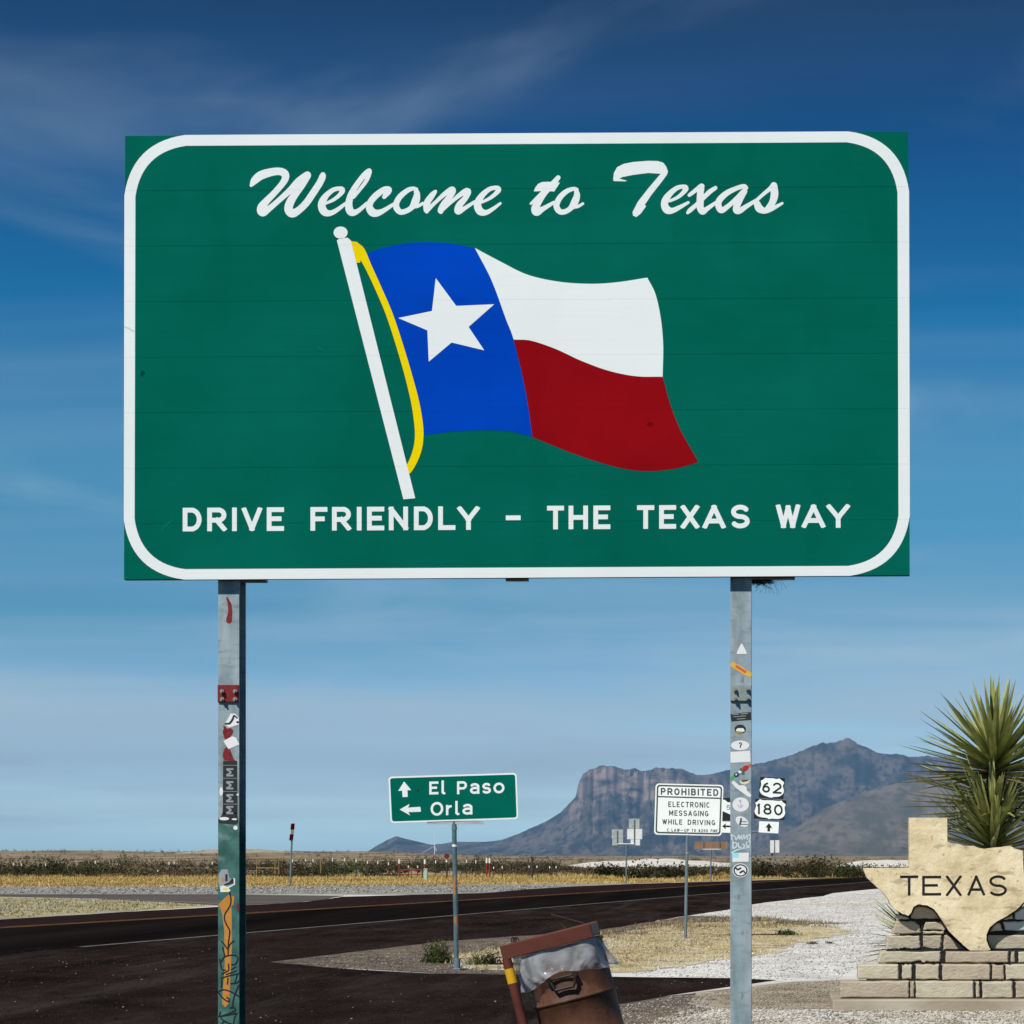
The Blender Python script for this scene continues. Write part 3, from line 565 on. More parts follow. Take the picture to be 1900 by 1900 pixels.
M_straw2 = mat('dry_grass_blades', [(0.30,0.19,0.055),(0.46,0.33,0.12),(0.56,0.45,0.20)], 0.15, 5, 0.9, spec=0.1, island=0.35)
M_scrub = mat('desert_scrub_leaves', [(0.017,0.023,0.009),(0.045,0.041,0.022),(0.12,0.092,0.056)], 0.07, 5, 0.9, spec=0.0, island=0.3, lo=0.38, hi=0.62)
M_bush = mat('green_bush_leaves', [(0.028,0.048,0.013),(0.065,0.085,0.024)], 3, 4, 0.8, spec=0.2, island=0.5)
M_weed = mat('weed_leaves', [(0.075,0.085,0.03),(0.14,0.14,0.055)], 3, 4, 0.85, spec=0.2, island=0.4)
# verge grass
g = np.random.default_rng(3); N = 15000; y = g.uniform(118, 178, N); x = (g.uniform(-60, 1720, N) - PX0) / F * y; pyv = H0 + F * EYE / y; ppx = PX0 + x / y * F
lowedge = np.interp(ppx, [-60, 440, 860, 1180, 1500, 1720], [1645, 1645, 1641.5, 1639.3, 1629.5, 1622]); keep = pyv < lowedge - 0.2; x, y = x[keep], y[keep]
y = np.where(ppx[keep] > 1150, y + 20 * g.random(len(x)), y)
V, T = blades(np.stack([x, y, np.zeros_like(x)], 1), 0.10 + 0.26 * g.random(len(x)) ** 2 * (y - 112) / 60, np.full(len(x), 0.9), 8, np.full(len(x), 0.035), 4)
tag(stuff(obj('dry_grass', np_mesh('dry_grass', V, T), M_straw2)), 'golden dry grass along the far side of the road', 'grass')
# scrub mass
def scrub(name, label, n, y0, y1, h0, h1, seed, per, pw=1.6):
    g = np.random.default_rng(seed); y = y0 + (y1 - y0) * g.random(n) ** pw; q = g.uniform(-80, 1980, n); x = (q - PX0) / F * y
    keep = ~((q > 1060) & (q < 1370) & (y > 200) & (y < 400) & (g.random(n) < .72)) & ~((q > 1585) & (q < 1740) & (y > 215) & (y < 400)); x, y, q = x[keep], y[keep], q[keep]
    cl = np.sin(x / 6.3 + 1) * np.sin(y / 11.0) + np.sin(x / 17.0 + y / 29.0); k2 = cl > -0.85; x, y = x[k2], y[k2]; q = q[k2]; n = len(x); h = (h0 + (h1 - h0) * g.random(n) ** 1.4) * (0.62 + 0.38 * np.clip(cl[k2] + .6, 0, 1.4)); open_ = ((q > 1040) & (q < 1385)) | ((q > 1560) & (q < 1760)); h = np.where(open_ & (y < 420), np.minimum(h, 1.6 - 17.5 / 4200 * y), h); h = np.maximum(h, .12)
    r = h * (0.55 + 0.5 * g.random(n)); V, T = leaf_cloud(np.stack([x, y, hz(x, y)], 1), r, h, per, 0.03 + 0.065 * h * np.maximum(1, y / 400) ** 0.5, seed + 1)
    return tag(stuff(obj(name, np_mesh(name, V, T), M_scrub)), label, 'scrub')
scrub('desert_scrub', 'dark low brush massed behind the golden grass', 2400, 164, 330, 0.45, 1.35, 11, 110, 1.5)
scrub('distant_scrub', 'sparse brush dotting the tan plain to the horizon', 1500, 330, 2200, 0.4, 1.5, 13, 40, 1.8)
# dry tufts on the near verge
straw_px = [(870,1770),(960,1754),(1100,1739),(1200,1724),(1300,1714),(1420,1712),(1520,1719),(1560,1728),(1440,1758),(1250,1790),(1150,1801),(1000,1801),(880,1795)]
x, y = scatter(straw_px, 5200, 21); kk = np.sin(x * 2.1 + 1) * np.sin(y * .9) + np.sin(x * .8 + y * .4) > -.2; x, y = x[kk], y[kk]; V, T = blades(np.stack([x, y, np.full_like(x, 0.005)], 1), 0.008 + 0.035 * rng.random(len(x)) ** 3, np.full(len(x), .2), 7, np.full(len(x), .005), 22)
tag(stuff(obj('straw_grass', np_mesh('straw_grass', V, T), mat('straw_blades', [(0.42,0.34,0.17),(0.62,0.55,0.33)], 0.8, 4, 0.9, spec=0.1, island=0.3))), 'short straw-coloured dry grass on the near shoulder', 'grass')
x, y = scatter([(1090,1729),(1200,1716),(1300,1703),(1440,1702),(1560,1716),(1520,1724),(1300,1722),(1120,1748)], 520, 23); kk = np.sin(x * 1.7) * np.sin(y * .7 + 2) > -.15; x, y = x[kk], y[kk]; V, T = blades(np.stack([x, y, np.full_like(x, 0.003)], 1), 0.04 + 0.12 * rng.random(len(x)) ** 2, np.full(len(x), .22), 8, np.full(len(x), .009), 24)
tag(stuff(obj('brown_weeds', np_mesh('brown_weeds', V, T), mat('brown_weed_stems', [(0.16,0.115,0.06),(0.30,0.23,0.12)], 0.6, 4, 0.9, island=0.4))), 'brown dead weeds around the foot of the prohibition sign', 'weeds')
def bush(label, px, py, r, h, n, size, m, seed, grp=None, cat='bush'):
    p = G(px, py); t = thing('bush' if cat == 'bush' else 'weed_plant', label, cat, p, grp)
    g = np.random.default_rng(seed); V, T = leaf_cloud(np.array([[p.x, p.y, 0.0]]) + g.normal(size=(7, 3)) * [r * .45, r * .45, 0], np.full(7, r * .62), h * (0.6 + 0.5 * g.random(7)), n // 7, np.full(7, size), seed)
    obj('foliage', np_mesh('foliage', V, T), m, t); b = B()
    for k in range(9): a_ = k * .7; b.tube([p, p + Vector((math.cos(a_) * r * .3, math.sin(a_) * r * .3, h * .45)), p + Vector((math.cos(a_) * r * .6, math.sin(a_) * r * .6, h * .8))], [.012, .008, .003], 5)
    b.build('stem', M_nest, t); return t
bush('dark green bush at the foot of the town direction sign', 818, 1787, 0.24, 0.33, 2200, 0.02, M_bush, 31)
bush('yellowish weed clump right of the town direction sign pole', 893, 1790, 0.26, 0.20, 1100, 0.02, M_weed, 32, cat='weed')
bush('low green weed right of the right sign post', 1455, 1735, 0.30, 0.12, 900, 0.022, M_bush, 33, cat='weed')
bush('small dark weed patch on pale gravel left of the monument', 1508, 1752, 0.12, 0.05, 300, 0.016, M_weed, 34, cat='weed')
bush('tiny dark weed nearest the monument on pale gravel', 1538, 1751, 0.07, 0.05, 160, 0.014, M_weed, 35, cat='weed')
for i, (px, py, r, h, lb) in enumerate([(1575,1625,1.1,1.1,'bright green bush beside the road left of the monument'),(1490,1622,1.6,1.3,'wide grey-brown bush behind the road between sign post and monument'),(1520,1623,1.5,1.6,'tall bare brush behind the road near the monument'),
        (1415,1628,1.3,1.2,'olive bush behind the road just right of the sign post'),(1192,1632,1.3,1.2,'olive bush right of the reversed sign cluster'),(1248,1631,1.5,1.2,'green bush behind the prohibition sign pole'),(1130,1628,1.3,1.0,'olive bush left of the reversed sign cluster'),
        (640,1622,2.2,1.3,'dark green shrub on the brush line left of the town sign'),(80,1622,1.9,1.3,'large dark green shrub near the left edge of the brush'),(190,1621,1.5,1.1,'round dark green shrub in the left brush'),(236,1606,2.6,2.0,'lone dark shrub high on the left plain')]):
    bush(lb, px, py, r, h, 700, 0.13, M_bush if i in (0, 7, 8, 9, 10) else M_scrub, 40 + i)
# pebbles
def pebbles(name, label, polypx, n, s0, s1, m, seed, z=0.004, pw=3):
    x, y = scatter(polypx, n, seed); g = np.random.default_rng(seed); s = s0 + (s1 - s0) * g.random(n) ** pw
    base = np.array([(1,0,0),(0,1,0),(-1,0,0),(0,-1,0),(0.1,0.1,0.8),(0,0,-.5)]); tri = np.array([(0,1,4),(1,2,4),(2,3,4),(3,0,4),(1,0,5),(2,1,5),(3,2,5),(0,3,5)])
    an = g.random(n) * 6.28; c, q = np.cos(an), np.sin(an); j = 0.7 + 0.6 * g.random((n, 6, 3)); bb = base[None] * j
    V = np.stack([bb[..., 0] * c[:, None] - bb[..., 1] * q[:, None], bb[..., 0] * q[:, None] + bb[..., 1] * c[:, None], bb[..., 2] * 0.7], 2) * s[:, None, None] + np.stack([x, y, np.full(n, z) + s * .12], 1)[:, None]
    T = (tri[None] + (np.arange(n) * 6)[:, None, None]).reshape(-1, 3)
    return tag(stuff(obj(name, np_mesh(name, V.reshape(-1, 3), T), m)), label, 'gravel')
M_peb = mat('pale_pebbles', [(0.42,0.38,0.32),(0.66,0.64,0.60)], 6, 3, 0.95, island=0.35)
pebbles('white_gravel', 'loose pale gravel around the monument', [(1190,1900),(1300,1868),(1500,1874),(1900,1876),(1900,1925),(1100,1925)], 14000, .003, .022, mat('mixed_pebbles', [(0.26,0.22,0.17),(0.52,0.48,0.42)], 2, 3, .95, island=.5), 51)
pebbles('scattered_stones', 'small stones scattered over the white gravel lot', [(1250,1795),(1440,1762),(1560,1735),(1600,1700),(1640,1760),(1560,1815),(1440,1815)], 1500, .004, .022, mat('tan_pebbles', [(0.22,0.19,0.15),(0.48,0.44,0.38)], 5, 3, .95, island=.4), 52)
pebbles('road_grit', 'pale grit scattered on the dark asphalt', [(-20,1790),(500,1750),(500,1800),(940,1815),(1400,1822),(1150,1862),(900,1920),(-20,1920)], 650, .002, .016, mat('dull_grit', [(0.16,0.14,0.12),(0.42,0.40,0.37)], 3, 3, .95, island=.5), 53, 0.006, 6)
pebbles('shoulder_stones', 'stones along the dirt shoulder edge', [(560,1789),(800,1760),(950,1745),(1000,1806),(800,1805),(650,1797)], 1800, .003, .018, mat('shoulder_pebbles', [(0.14,0.11,0.09),(0.44,0.40,0.36)], 2, 3, .95, island=.5), 54)
pebbles('fringe_stones', 'stones in the dirt right of the barrel', [(1080,1880),(1150,1868),(1250,1850),(1340,1845),(1300,1875),(1200,1925),(1060,1925)], 3000, .003, .022, mat('brown_pebbles', [(0.14,0.10,0.08),(0.40,0.36,0.31)], 2, 3, .95, island=.5), 55, 0.007)

def pmat(name, a_, b_, isl=.55): return mat(name, [a_, b_], 2, 3, .95, spec=0.0, island=isl)
pebbles('asphalt_grit', 'coarse brown and black grit covering the asphalt lot', [(-20,1765),(500,1735),(900,1700),(1180,1712),(800,1747),(520,1785),(800,1808),(1430,1818),(1150,1864),(900,1925),(-20,1925)], 26000, .003, .013, pmat('asphalt_grit', (0.008,0.006,0.0055), (0.055,0.042,0.038), .7), 61, 0.007, 2)
pebbles('dirt_stones', 'rough brown and pale stones over the dirt shoulder', [(512,1786),(700,1764),(800,1751),(950,1740),(1100,1729),(1280,1701),(1440,1706),(1300,1760),(1050,1806),(800,1806),(600,1795)], 14000, .005, .024, pmat('dirt_stones', (0.045,0.033,0.025), (0.30,0.24,0.18), .7), 62, 0.004, 2.2)
pebbles('lot_gravel', 'white and grey gravel over the pale lot', [(1290,1699),(1400,1680),(1530,1664),(1640,1652),(1700,1700),(1600,1790),(1550,1818),(1440,1818),(1150,1811),(1300,1775),(1480,1745),(1530,1722),(1420,1708)], 20000, .006, .026, pmat('lot_gravel', (0.34,0.32,0.29), (0.74,0.73,0.70), .45), 63, 0.002, 2)
pebbles('straw_stones', 'pebbles and clods among the straw', [(860,1770),(960,1754),(1100,1739),(1300,1712),(1530,1720),(1440,1760),(1250,1792),(1000,1802)], 7000, .005, .02, pmat('straw_clods', (0.16,0.12,0.07), (0.58,0.50,0.33), .6), 64, 0.007, 2)
pebbles('strip_rocks', 'grey rocks along the gravel strip across the road', [(-60,1646),(860,1642.5),(1060,1644),(900,1656),(440,1659),(-60,1659)], 5000, .02, .09, pmat('strip_rocks', (0.12,0.115,0.10), (0.40,0.385,0.35), .6), 65, 0.004, 2)
pebbles('path_grit', 'fine tan grit on the packed dirt beside the monument', [(1300,1845),(1480,1824),(1560,1820),(1560,1853),(1540,1872),(1360,1872)], 6000, .003, .014, pmat('path_grit', (0.13,0.105,0.075), (0.42,0.37,0.29), .6), 70, 0.004, 2)
x, y = scatter([(-60,1667),(170,1668),(300,1675),(385,1681),(200,1692),(-60,1708)], 1000, 66); V, T = blades(np.stack([x, y, np.full_like(x, 0.004)], 1), 0.02 + 0.09 * rng.random(len(x)) ** 3, np.full(len(x), .3), 6, np.full(len(x), .022), 67)
tag(stuff(obj('island_weeds', np_mesh('island_weeds', V, T), mat('pale_weeds', [(0.22,0.19,0.09),(0.46,0.40,0.20)], .3, 4, .95, spec=0.0, island=.5))), 'thin pale weeds on the gravel island at the left', 'weeds')
x, y = scatter([(830,1775),(900,1758),(1060,1738),(1200,1718),(1300,1706),(1440,1704),(1570,1722),(1530,1740),(1440,1765),(1250,1795),(1150,1805),(1000,1806),(860,1800)], 900, 68); V, T = blades(np.stack([x, y, np.full_like(x, 0.004)], 1), 0.015 + 0.08 * rng.random(len(x)) ** 3, np.full(len(x), .25), 9, np.full(len(x), .007), 69)
tag(stuff(obj('dry_tufts', np_mesh('dry_tufts', V, T), mat('tuft_blades', [(0.22,0.18,0.10),(0.60,0.52,0.31)], 1.2, 4, .95, spec=0.0, island=.5))), 'scattered taller dry tufts on the near shoulder', 'grass')

# ------------------------------------------------------------------ the big welcome sign
D = 12.46; SP = D / F                     # metres per pixel on the sign
SLO = -8.0 / 1455
UP = Vector((-SLO * -1 * -1, 0, 1)).normalized() if False else Vector((SLO, 0, 1)).normalized()   # sign's own up, leaning with its slope
def sy(y, x): return y + SLO * (x - 232)
ws = thing('welcome_sign', 'huge green welcome sign with a waving flag on two tall steel posts', 'road sign', (P(900, 0, D).x, D + 0.13, 0))
seam = [252, 354, 457, 560, 663, 766, 869, 972, 1075.5]; XL = lambda y: 232 - 2 * (y - 252) / 823; XR = lambda y: 1685 + 3 * (y - 252) / 823
for a_, b_ in zip(seam[:-1], seam[1:]):
    g_ = 0.14; q = [(XL(a_), sy(a_ + g_, 232)), (XR(a_), sy(a_ + g_, 1686)), (XR(b_), sy(b_ - g_, 1686)), (XL(b_), sy(b_ - g_, 232))]
    B().prism([P(*p, D) for p in q], 0.05, 0.0006).build('plank', M_green, ws)
cuts = [(P(232, k, D), Vector((-SLO * -1, 0, 1)).normalized(), 0.0002) for k in seam[1:-1]]
cuts = [(co, Vector((SLO, 0, 1)).normalized(), g_) for co, no, g_ in cuts]
def onsign(name, src, layer, m): return sheet(name, src, D - 0.0008 * layer, m, ws, cuts)
# border
ou = rounded([(233, 251.5), (1684.5, 243.5), (1687.5, 1067.5), (230.5, 1075.5)], 112, 14); inn = rounded([(251.5, 271), (1665, 263.5), (1667.5, 1049.5), (249.5, 1056.5)], 94, 14)
ou2 = rounded([(231, 251), (1686.5, 243.2), (1688.5, 1067.8), (229.5, 1076)], 112, 14)
n = len(ou2); bv = [P(x, y, D - .0008) for x, y in ou2] + [P(x, y, D - .0008) for x, y in inn]
bme = mesh('border', bv, [(i, (i+1) % n, n + (i+1) % n, n + i) for i in range(n)]); bm = bmesh.new(); bm.from_mesh(bme)
for co, no, g_ in cuts:
    for sg in (-1, 1): bmesh.ops.bisect_plane(bm, geom=bm.verts[:] + bm.edges[:] + bm.faces[:], plane_co=co + no * g_ * sg, plane_no=no)
    bmesh.ops.delete(bm, geom=[f for f in bm.faces if abs((f.calc_center_median() - co).dot(no)) < g_ * 0.98], context='FACES')
bm.normal_update()
for f in bm.faces:
    if f.normal.y > 0: f.normal_flip()
bm.to_mesh(bme); bm.free(); obj('border', bme, M_white, ws)
# script lettering, traced brush strokes (crop pixels / 7.308 + origin)
K = 1900 / 260
def cr(ox, pts): return [(ox + p[0] / K, 295 + p[1] / K, *[q / K for q in p[2:]]) for p in pts]
SCRIPT = [
 (450, [(118,358,42),(165,290,100),(250,222,118),(390,178,108),(505,168,102),(570,198,108),(582,255,98),(540,335,86),(430,462,84),(320,575,95),(262,655,120),(272,715,128),(350,680,84),(480,572,72),(640,428,84),(760,308,104),(868,225,100),(884,218,88)]),
 (450, [(882,228,92),(805,355,92),(705,490,100),(645,590,112),(625,680,116),(672,735,118),(755,700,98),(862,598,96),(962,455,96),(1050,318,92),(1084,242,90),(1090,212,66)]),
 (450, [(1135,600,36),(1240,548,48),(1325,478,58),(1352,425,76),(1322,400,58),(1232,418,62),(1142,488,76),(1085,575,100),(1076,650,106),(1112,718,102),(1185,735,76),(1275,695,60),(1395,605,44)]),
 (450, [(1505,520,42),(1592,412,48),(1680,292,54),(1718,190,64),(1714,158,60),(1652,215,72),(1552,345,76),(1472,482,86),(1442,600,96),(1452,690,106),(1492,728,92),(1572,700,62),(1690,600,48)]),
 (680, [(240,515,54),(290,440,92),(298,412,80),(240,415,78),(140,485,86),(62,572,86),(38,650,96),(75,718,110),(132,735,96),(222,705,66),(368,612,44)]),
 (680, [(680,410,44),(635,400,52),(558,425,66),(460,505,76),(407,592,80),(407,660,86),(452,715,76),(520,712,70),(608,662,72),(665,570,106),(685,485,84),(675,435,66)]), (680, [(620,640,60),(690,640,48),(765,602,42)]),
 (680, [(935,440,46),(890,492,78),(822,592,88),(812,680,78),(818,715,48)]), (680, [(825,690,66),(930,592,50),(1050,482,62),(1148,418,82),(1168,435,88),(1130,510,82),(1050,612,86),(1008,690,82),(1008,712,66)]),
 (680, [(1020,690,62),(1150,582,48),(1260,492,62),(1350,436,82),(1378,450,82),(1340,530,76),(1262,622,90),(1238,690,96),(1255,708,84),(1335,665,56),(1465,582,44)]),
 (680, [(1570,585,36),(1680,527,48),(1766,455,60),(1788,412,76),(1758,390,58),(1670,408,62),(1582,478,76),(1522,564,96),(1507,640,102),(1545,712,102),(1622,725,70),(1712,678,52),(1815,602,36)]),
 (970, [(480,252,62),(402,345,80),(300,455,78),(212,582,92),(172,668,112),(190,718,106),(275,675,68),(420,590,44)]), (970, [(110,605,34),(230,485,40),(300,420,44)]),
 (970, [(735,412,44),(688,404,52),(600,435,66),(512,512,76),(462,602,80),(462,660,82),(502,712,76),(570,715,70),(648,668,72),(705,582,100),(735,495,84),(728,445,66)]), (970, [(680,652,52),(750,642,44),(815,605,36)]),
 (1210, [(240,570,36),(350,517,48),(428,448,60),(455,398,76),(428,374,56),(340,392,62),(250,462,76),(187,546,96),(168,622,98),(204,688,106),(272,700,76),(372,655,58),(490,590,38)]),
 (1210, [(505,490,48),(590,425,58),(665,372,74),(668,390,80),(655,460,90),(652,560,98),(652,655,96),(685,712,86),(745,675,64),(865,590,44)]), (1210, [(858,392,54),(780,446,64),(680,542,60),(600,620,56),(522,688,62),(482,728,42)]),
 (1210, [(1280,392,46),(1245,370,60),(1150,395,62),(1020,458,76),(922,545,86),(897,620,86),(938,695,82),(1032,638,64),(1150,532,64),(1228,455,72),(1255,425,60)]), (1210, [(1255,440,72),(1200,532,82),(1150,632,92),(1142,695,88),(1185,702,80),(1275,645,62),(1410,560,46)]),
 (1210, [(1395,580,50),(1500,484,48),(1608,395,62),(1650,352,78),(1655,405,98),(1658,492,104),(1628,592,90),(1560,672,60)]), (1210, [(1425,612,92),(1455,672,104),(1525,702,78),(1602,684,64),(1700,636,48),(1765,600,34)])]
fl = Field(455, 292, 1460, 412, 0.5)
for ox, st in SCRIPT: fl.brush(cr(ox, st))
fl.poly(cr(970, [(150,440),(165,395),(205,340),(260,312),(350,308),(505,320),(425,442),(330,432)]))
fl.poly(cr(970, [(1225,290),(1235,190),(1280,110),(1370,65),(1500,40),(1700,25),(1830,28),(1904,50),(1944,100),(1969,170),(1954,215),(1884,310),(1750,480),(1655,620),(1672,640),(1600,740),(1540,787),(1496,770),(1488,720),(1560,580),(1700,400),(1870,200),(1700,190),(1500,215),(1350,245),(1310,268),(1415,293),(1390,303),(1240,300)]))
onsign('script_lettering', fl, 1, M_white)['label'] = 'white brush script reading Welcome to Texas'
# slogan
fl = Field(330, 925, 1585, 992, 0.5)
SLOG = [('D',339,374),('R',384.5,420),('I',430.5,439.5),('V',449,486),('E',495,527),('F',576,607.5),('R',616,651),('I',662,671),('E',681,713),('N',721.5,757),('D',768,803),('L',813,845),('Y',849,889.5),('-',938.5,966),
        ('T',1015,1046.5),('H',1055,1091),('E',1101,1132.5),('T',1182,1214),('E',1223,1254.5),('X',1263.5,1297),('A',1304,1346),('S',1356,1391),('W',1440,1484.5),('A',1488,1531),('Y',1534,1576.5)]
for c, xa, xb in SLOG: o_ = SLO * ((xa + xb) / 2 - 339); glyph(fl, c, xa, xb, 942.2 + o_, 986 + o_, 8.8, SLO)
onsign('slogan_lettering', fl, 1, M_white)['label'] = 'white capitals reading DRIVE FRIENDLY - THE TEXAS WAY'
# flag
def spl(pts, n=10):
    p = np.array(pts, float); p = np.vstack([2*p[0]-p[1], p, 2*p[-1]-p[-2]]); o_ = []
    for i in range(1, len(p) - 2):
        for k in range(n): t = k / n; o_.append(tuple(0.5*(2*p[i]+(p[i+1]-p[i-1])*t+(2*p[i-1]-5*p[i]+4*p[i+1]-p[i+2])*t*t+(3*p[i]-p[i-1]-3*p[i+1]+p[i+2])*t**3)))
    o_.append(tuple(p[-2])); return o_
bl_top = spl([(676,471),(718,458),(768,450),(830,451),(881,460)]); bl_right = spl([(881,460),(912,520),(938,590),(953,630),(970,700),(981,760),(988,811)]); bl_bot = spl([(988,811),(950,801),(900,798),(850,800),(784,807)]); bl_left = spl([(784,807),(770,740),(744,640),(715,560),(676,471)])
onsign('flag_blue_field', [bl_top + bl_right[1:] + bl_bot[1:] + bl_left[1:-1]], 1, M_blue)
wtop = spl([(881,460),(930,486),(980,510),(1040,523),(1100,526.5),(1150,523),(1201,515)]); wr = spl([(1201,515),(1216,545),(1226,590),(1230.5,640),(1229.5,699)]); wbot = spl([(1229.5,699),(1180,698),(1130,688),(1080,670),(1030,647),(985,632),(953,630)]); bseg = spl([(953,630),(938,590),(912,520),(881,460)])
onsign('flag_white_stripe', [wtop + wr[1:] + wbot[1:] + bseg[1:-1]], 1, M_white)
rr = spl([(1229.5,699),(1243,748),(1262,797),(1296,857)]); rb = spl([(1296,857),(1255,869),(1207,874),(1160,870),(1110,857),(1060,840),(1010,820),(988,811)]); rl = spl([(988,811),(981,760),(970,700),(953,630)]); rt = list(reversed(wbot))
onsign('flag_red_stripe', [rt + rr[1:] + rb[1:] + rl[1:-1]], 1, M_red)
onsign('flag_star', [[(808.5,516),(846.5,567.5),(917,564.5),(869.5,606.5),(898.5,650),(838,635.5),(795.5,671),(793,613),(739,590),(801.5,577)]], 2, M_white)
fl = Field(640, 440, 800, 900, 0.5); fl.brush([(655,455,14),(668,465,17),(683,494,13),(702,535,12),(722,582,12.5),(740,636,13),(756,690,13.5),(770,745,15),(777,790,16),(777,820,16),(771,845,15.5),(760,868,14),(752,878,12)])
fl.poly([(648,447),(663,449),(674,466),(668,487.5),(658,487.5)]); onsign('flag_cord', fl, 2, M_yellow)
onsign('flag_pole', [[(625,446),(631,442),(645,441),(651,446),(770.5,924.5),(748.5,926.5)]], 3, M_white)
fl = Field(615, 415, 650, 445, 0.4); fl.ellipse(632, 431.5, 13, 11.2); onsign('flag_pole_knob', fl, 3, M_white)
# small dents and dirt flecks
fl = Field(240, 590, 290, 720, 0.5); fl.ellipse(265, 691, 3.5, 3, 20); fl.ellipse(263, 694, 2, 4, 0); onsign('stain', fl, 2, sheeting('dark_stain', (0.002,0.05,0.036)))
fl = Field(1190, 765, 1225, 800, 0.5); fl.ellipse(1206, 787, 6, 4, -10); onsign('stain', fl, 2, sheeting('dull_red_dent', (0.16,0.003,0.006)))
f = Field(280, 955, 330, 995, .5); f.brush([(300,985,2),(306,976,5),(316,968,3),(322,960,1.5)]); onsign('smudge', f, 1, sheeting('pale_green_smudge', (0.003,0.150,0.108)))
f = Field(575, 625, 640, 660, .5); f.brush([(588,640,2),(592,645,4),(600,652,2)]); onsign('smudge', f, 1, sheeting('pale_green_scuff', (0.003,0.145,0.105)))
f = Field(229, 590, 252, 625, .4); f.brush([(231,606,2),(238,609,3.2),(245,613,2.4),(250,614,1)]); onsign('crease', f, 2, sheeting('border_crease', (0.58,0.62,0.63)))
# stiffeners seen under the lower edge, nest
for xa, xb in ((452, 494), (938, 980), (1394, 1475)):
    p = P(xa, sy(1074, xa), D + .06); q = P(xb, sy(1074, xb), D + .06); B().box((p.x, D + .062, p.z - .022), (q.x, D + .10, p.z + .6)).build('stiffener', M_steel, ws)
nest = thing('bird_nest', 'ragged dark bird nest of twigs tucked under the sign beside the right post', 'nest', P(1412, 1080, D + .09)); b = B(); g = np.random.default_rng(77)
for k in range(150):
    c = P(1400 + abs(g.normal()) * 14, 1073 + min(14, abs(g.normal()) * 5), D + .075 + g.random() * .06); dr = Vector((g.normal() * 1.2, g.normal() * .5, g.normal() * .5 - .2)).normalized() * (.015 + .035 * g.random()); b.tube([c - dr, c + Vector((0, 0, -.004)), c + dr], .0011, 4)
for k in range(22):
    c = P(1398 + g.random() * 50, 1076, D + .08); dr = Vector((g.normal() * .03, 0, -.02 - .07 * g.random())); b.tube([c, c + dr * .5 + Vector((g.normal() * .01, 0, 0)), c + dr], .0007, 4)
b.build('twig', M_nest, nest)
# posts
DF = D + 0.058                             # front face of the post flanges
def post(xa, xb, m, lab):
    x0, x1 = P(xa, 0, DF).x, P(xb, 0, DF).x; xm = (x0 + x1) / 2; zt = P(0, 262, DF).z; b = B()
    b.box((x0, DF, -.3), (x1, DF + .011, zt), bev=.0015).box((x0, DF + .150, -.3), (x1, DF + .161, zt), bev=.0015).box((xm - .004, DF + .0105, -.3), (xm + .004, DF + .1505, zt))
    o_ = b.build('post', m, ws); o_['label'] = lab; return o_
pl = post(404.5, 444, M_gpost, 'left steel post with green paint, graffiti and stickers'); pr = post(1355, 1394.5, M_galv, 'right galvanised post dotted with stickers')
def hinge(p_, xa, xb, ya, yb, m, bolts):
    a_, c_ = P(xa, yb, DF), P(xb, ya, DF); B().box((a_.x, DF - .013, a_.z), (c_.x, DF - .0005, c_.z), bev=.002).build('hinge_plate', m, p_)
    for bx, by in bolts:
        q = P(bx, by, DF - .012); b = B(); b.tube([q, q + Vector((0, -.016, 0))], .0125, 6); b.tube([q + Vector((0, -.0155, 0)), q + Vector((0, -.028, 0))], .006, 8); b.build('bolt', M_steel, p_)
hinge(pl, 404.6, 443.8, 1271, 1303, M_redp, [(413, 1283), (437, 1283), (413, 1298), (437, 1298)])
hinge(pr, 1355.2, 1394.2, 1271, 1301, M_plate, [(1364, 1280), (1387, 1279), (1364, 1297), (1387, 1296)])
def stick(p_, src, layer, m, name='sticker', label=None):
    o_ = sheet(name, src, DF - .0006 - .0004 * layer, m, p_)
    if label: o_['label'] = label
    return o_
def rc_(xa, ya, xb, yb): return [(xa, ya), (xb, ya), (xb, yb), (xa, yb)]
def fld(x0, y0, x1, y1, c=0.4): return Field(x0, y0, x1, y1, c)
# left post marks
f = fld(404.8, 1100, 443.5, 1160); f.brush([(421,1109,3),(426,1122,7),(427,1136,8),(425,1150,11),(425,1152,10)]); stick(pl, f, 0, M_redp, 'paint_mark')
f = fld(404.8, 1345, 443.5, 1416); f.brush([(415,1347,2),(418,1352,6),(420,1360,13),(427,1357,12),(421,1366,12)]); stick(pl, f, 0, M_redp, 'paint_mark'); f = fld(404.8, 1380, 443.5, 1416); f.poly([(413,1402),(416,1390),(420,1386),(427,1390),(430,1399),(434,1409),(438,1412),(430,1412),(416,1411)]); stick(pl, f, 0, M_redp, 'paint_mark')
stick(pl, [[(417,1344),(428,1324),(436,1324),(443,1331),(443.5,1344),(425,1350)]], 1, M_stk)
f = fld(415, 1324, 443.8, 1350); f.brush([(418,1343,3),(426,1342,4),(432,1334,4),(434,1328,3),(440,1332,3)]); f.ellipse(441,1340,3,2); stick(pl, f, 2, M_stkb, 'print')
stick(pl, [[(414.5,1375),(431,1366),(438,1369),(444,1381),(424,1390)]], 1, M_stk)
stick(pl, [[(414,1412),(440,1412),(440.5,1510),(413,1510)]], 1, M_stkb, label='black strip sticker with four sideways letters M')
for yy in (1433, 1457, 1481, 1503):
    f = fld(413, 1412, 443, 1512)
    for a_, b_ in (((420, yy-6), (433, yy-6)), ((420, yy+6), (433, yy+6)), ((420, yy-6), (429, yy)), ((420, yy+6), (429, yy))): f.seg(a_, b_, 3.2)
    stick(pl, f, 2, M_stkg, 'print')
for yy in (1420, 1444, 1468.5, 1492): stick(pl, [rc_(414, yy - .4, 440, yy + .4)], 2, M_stkg, 'print')
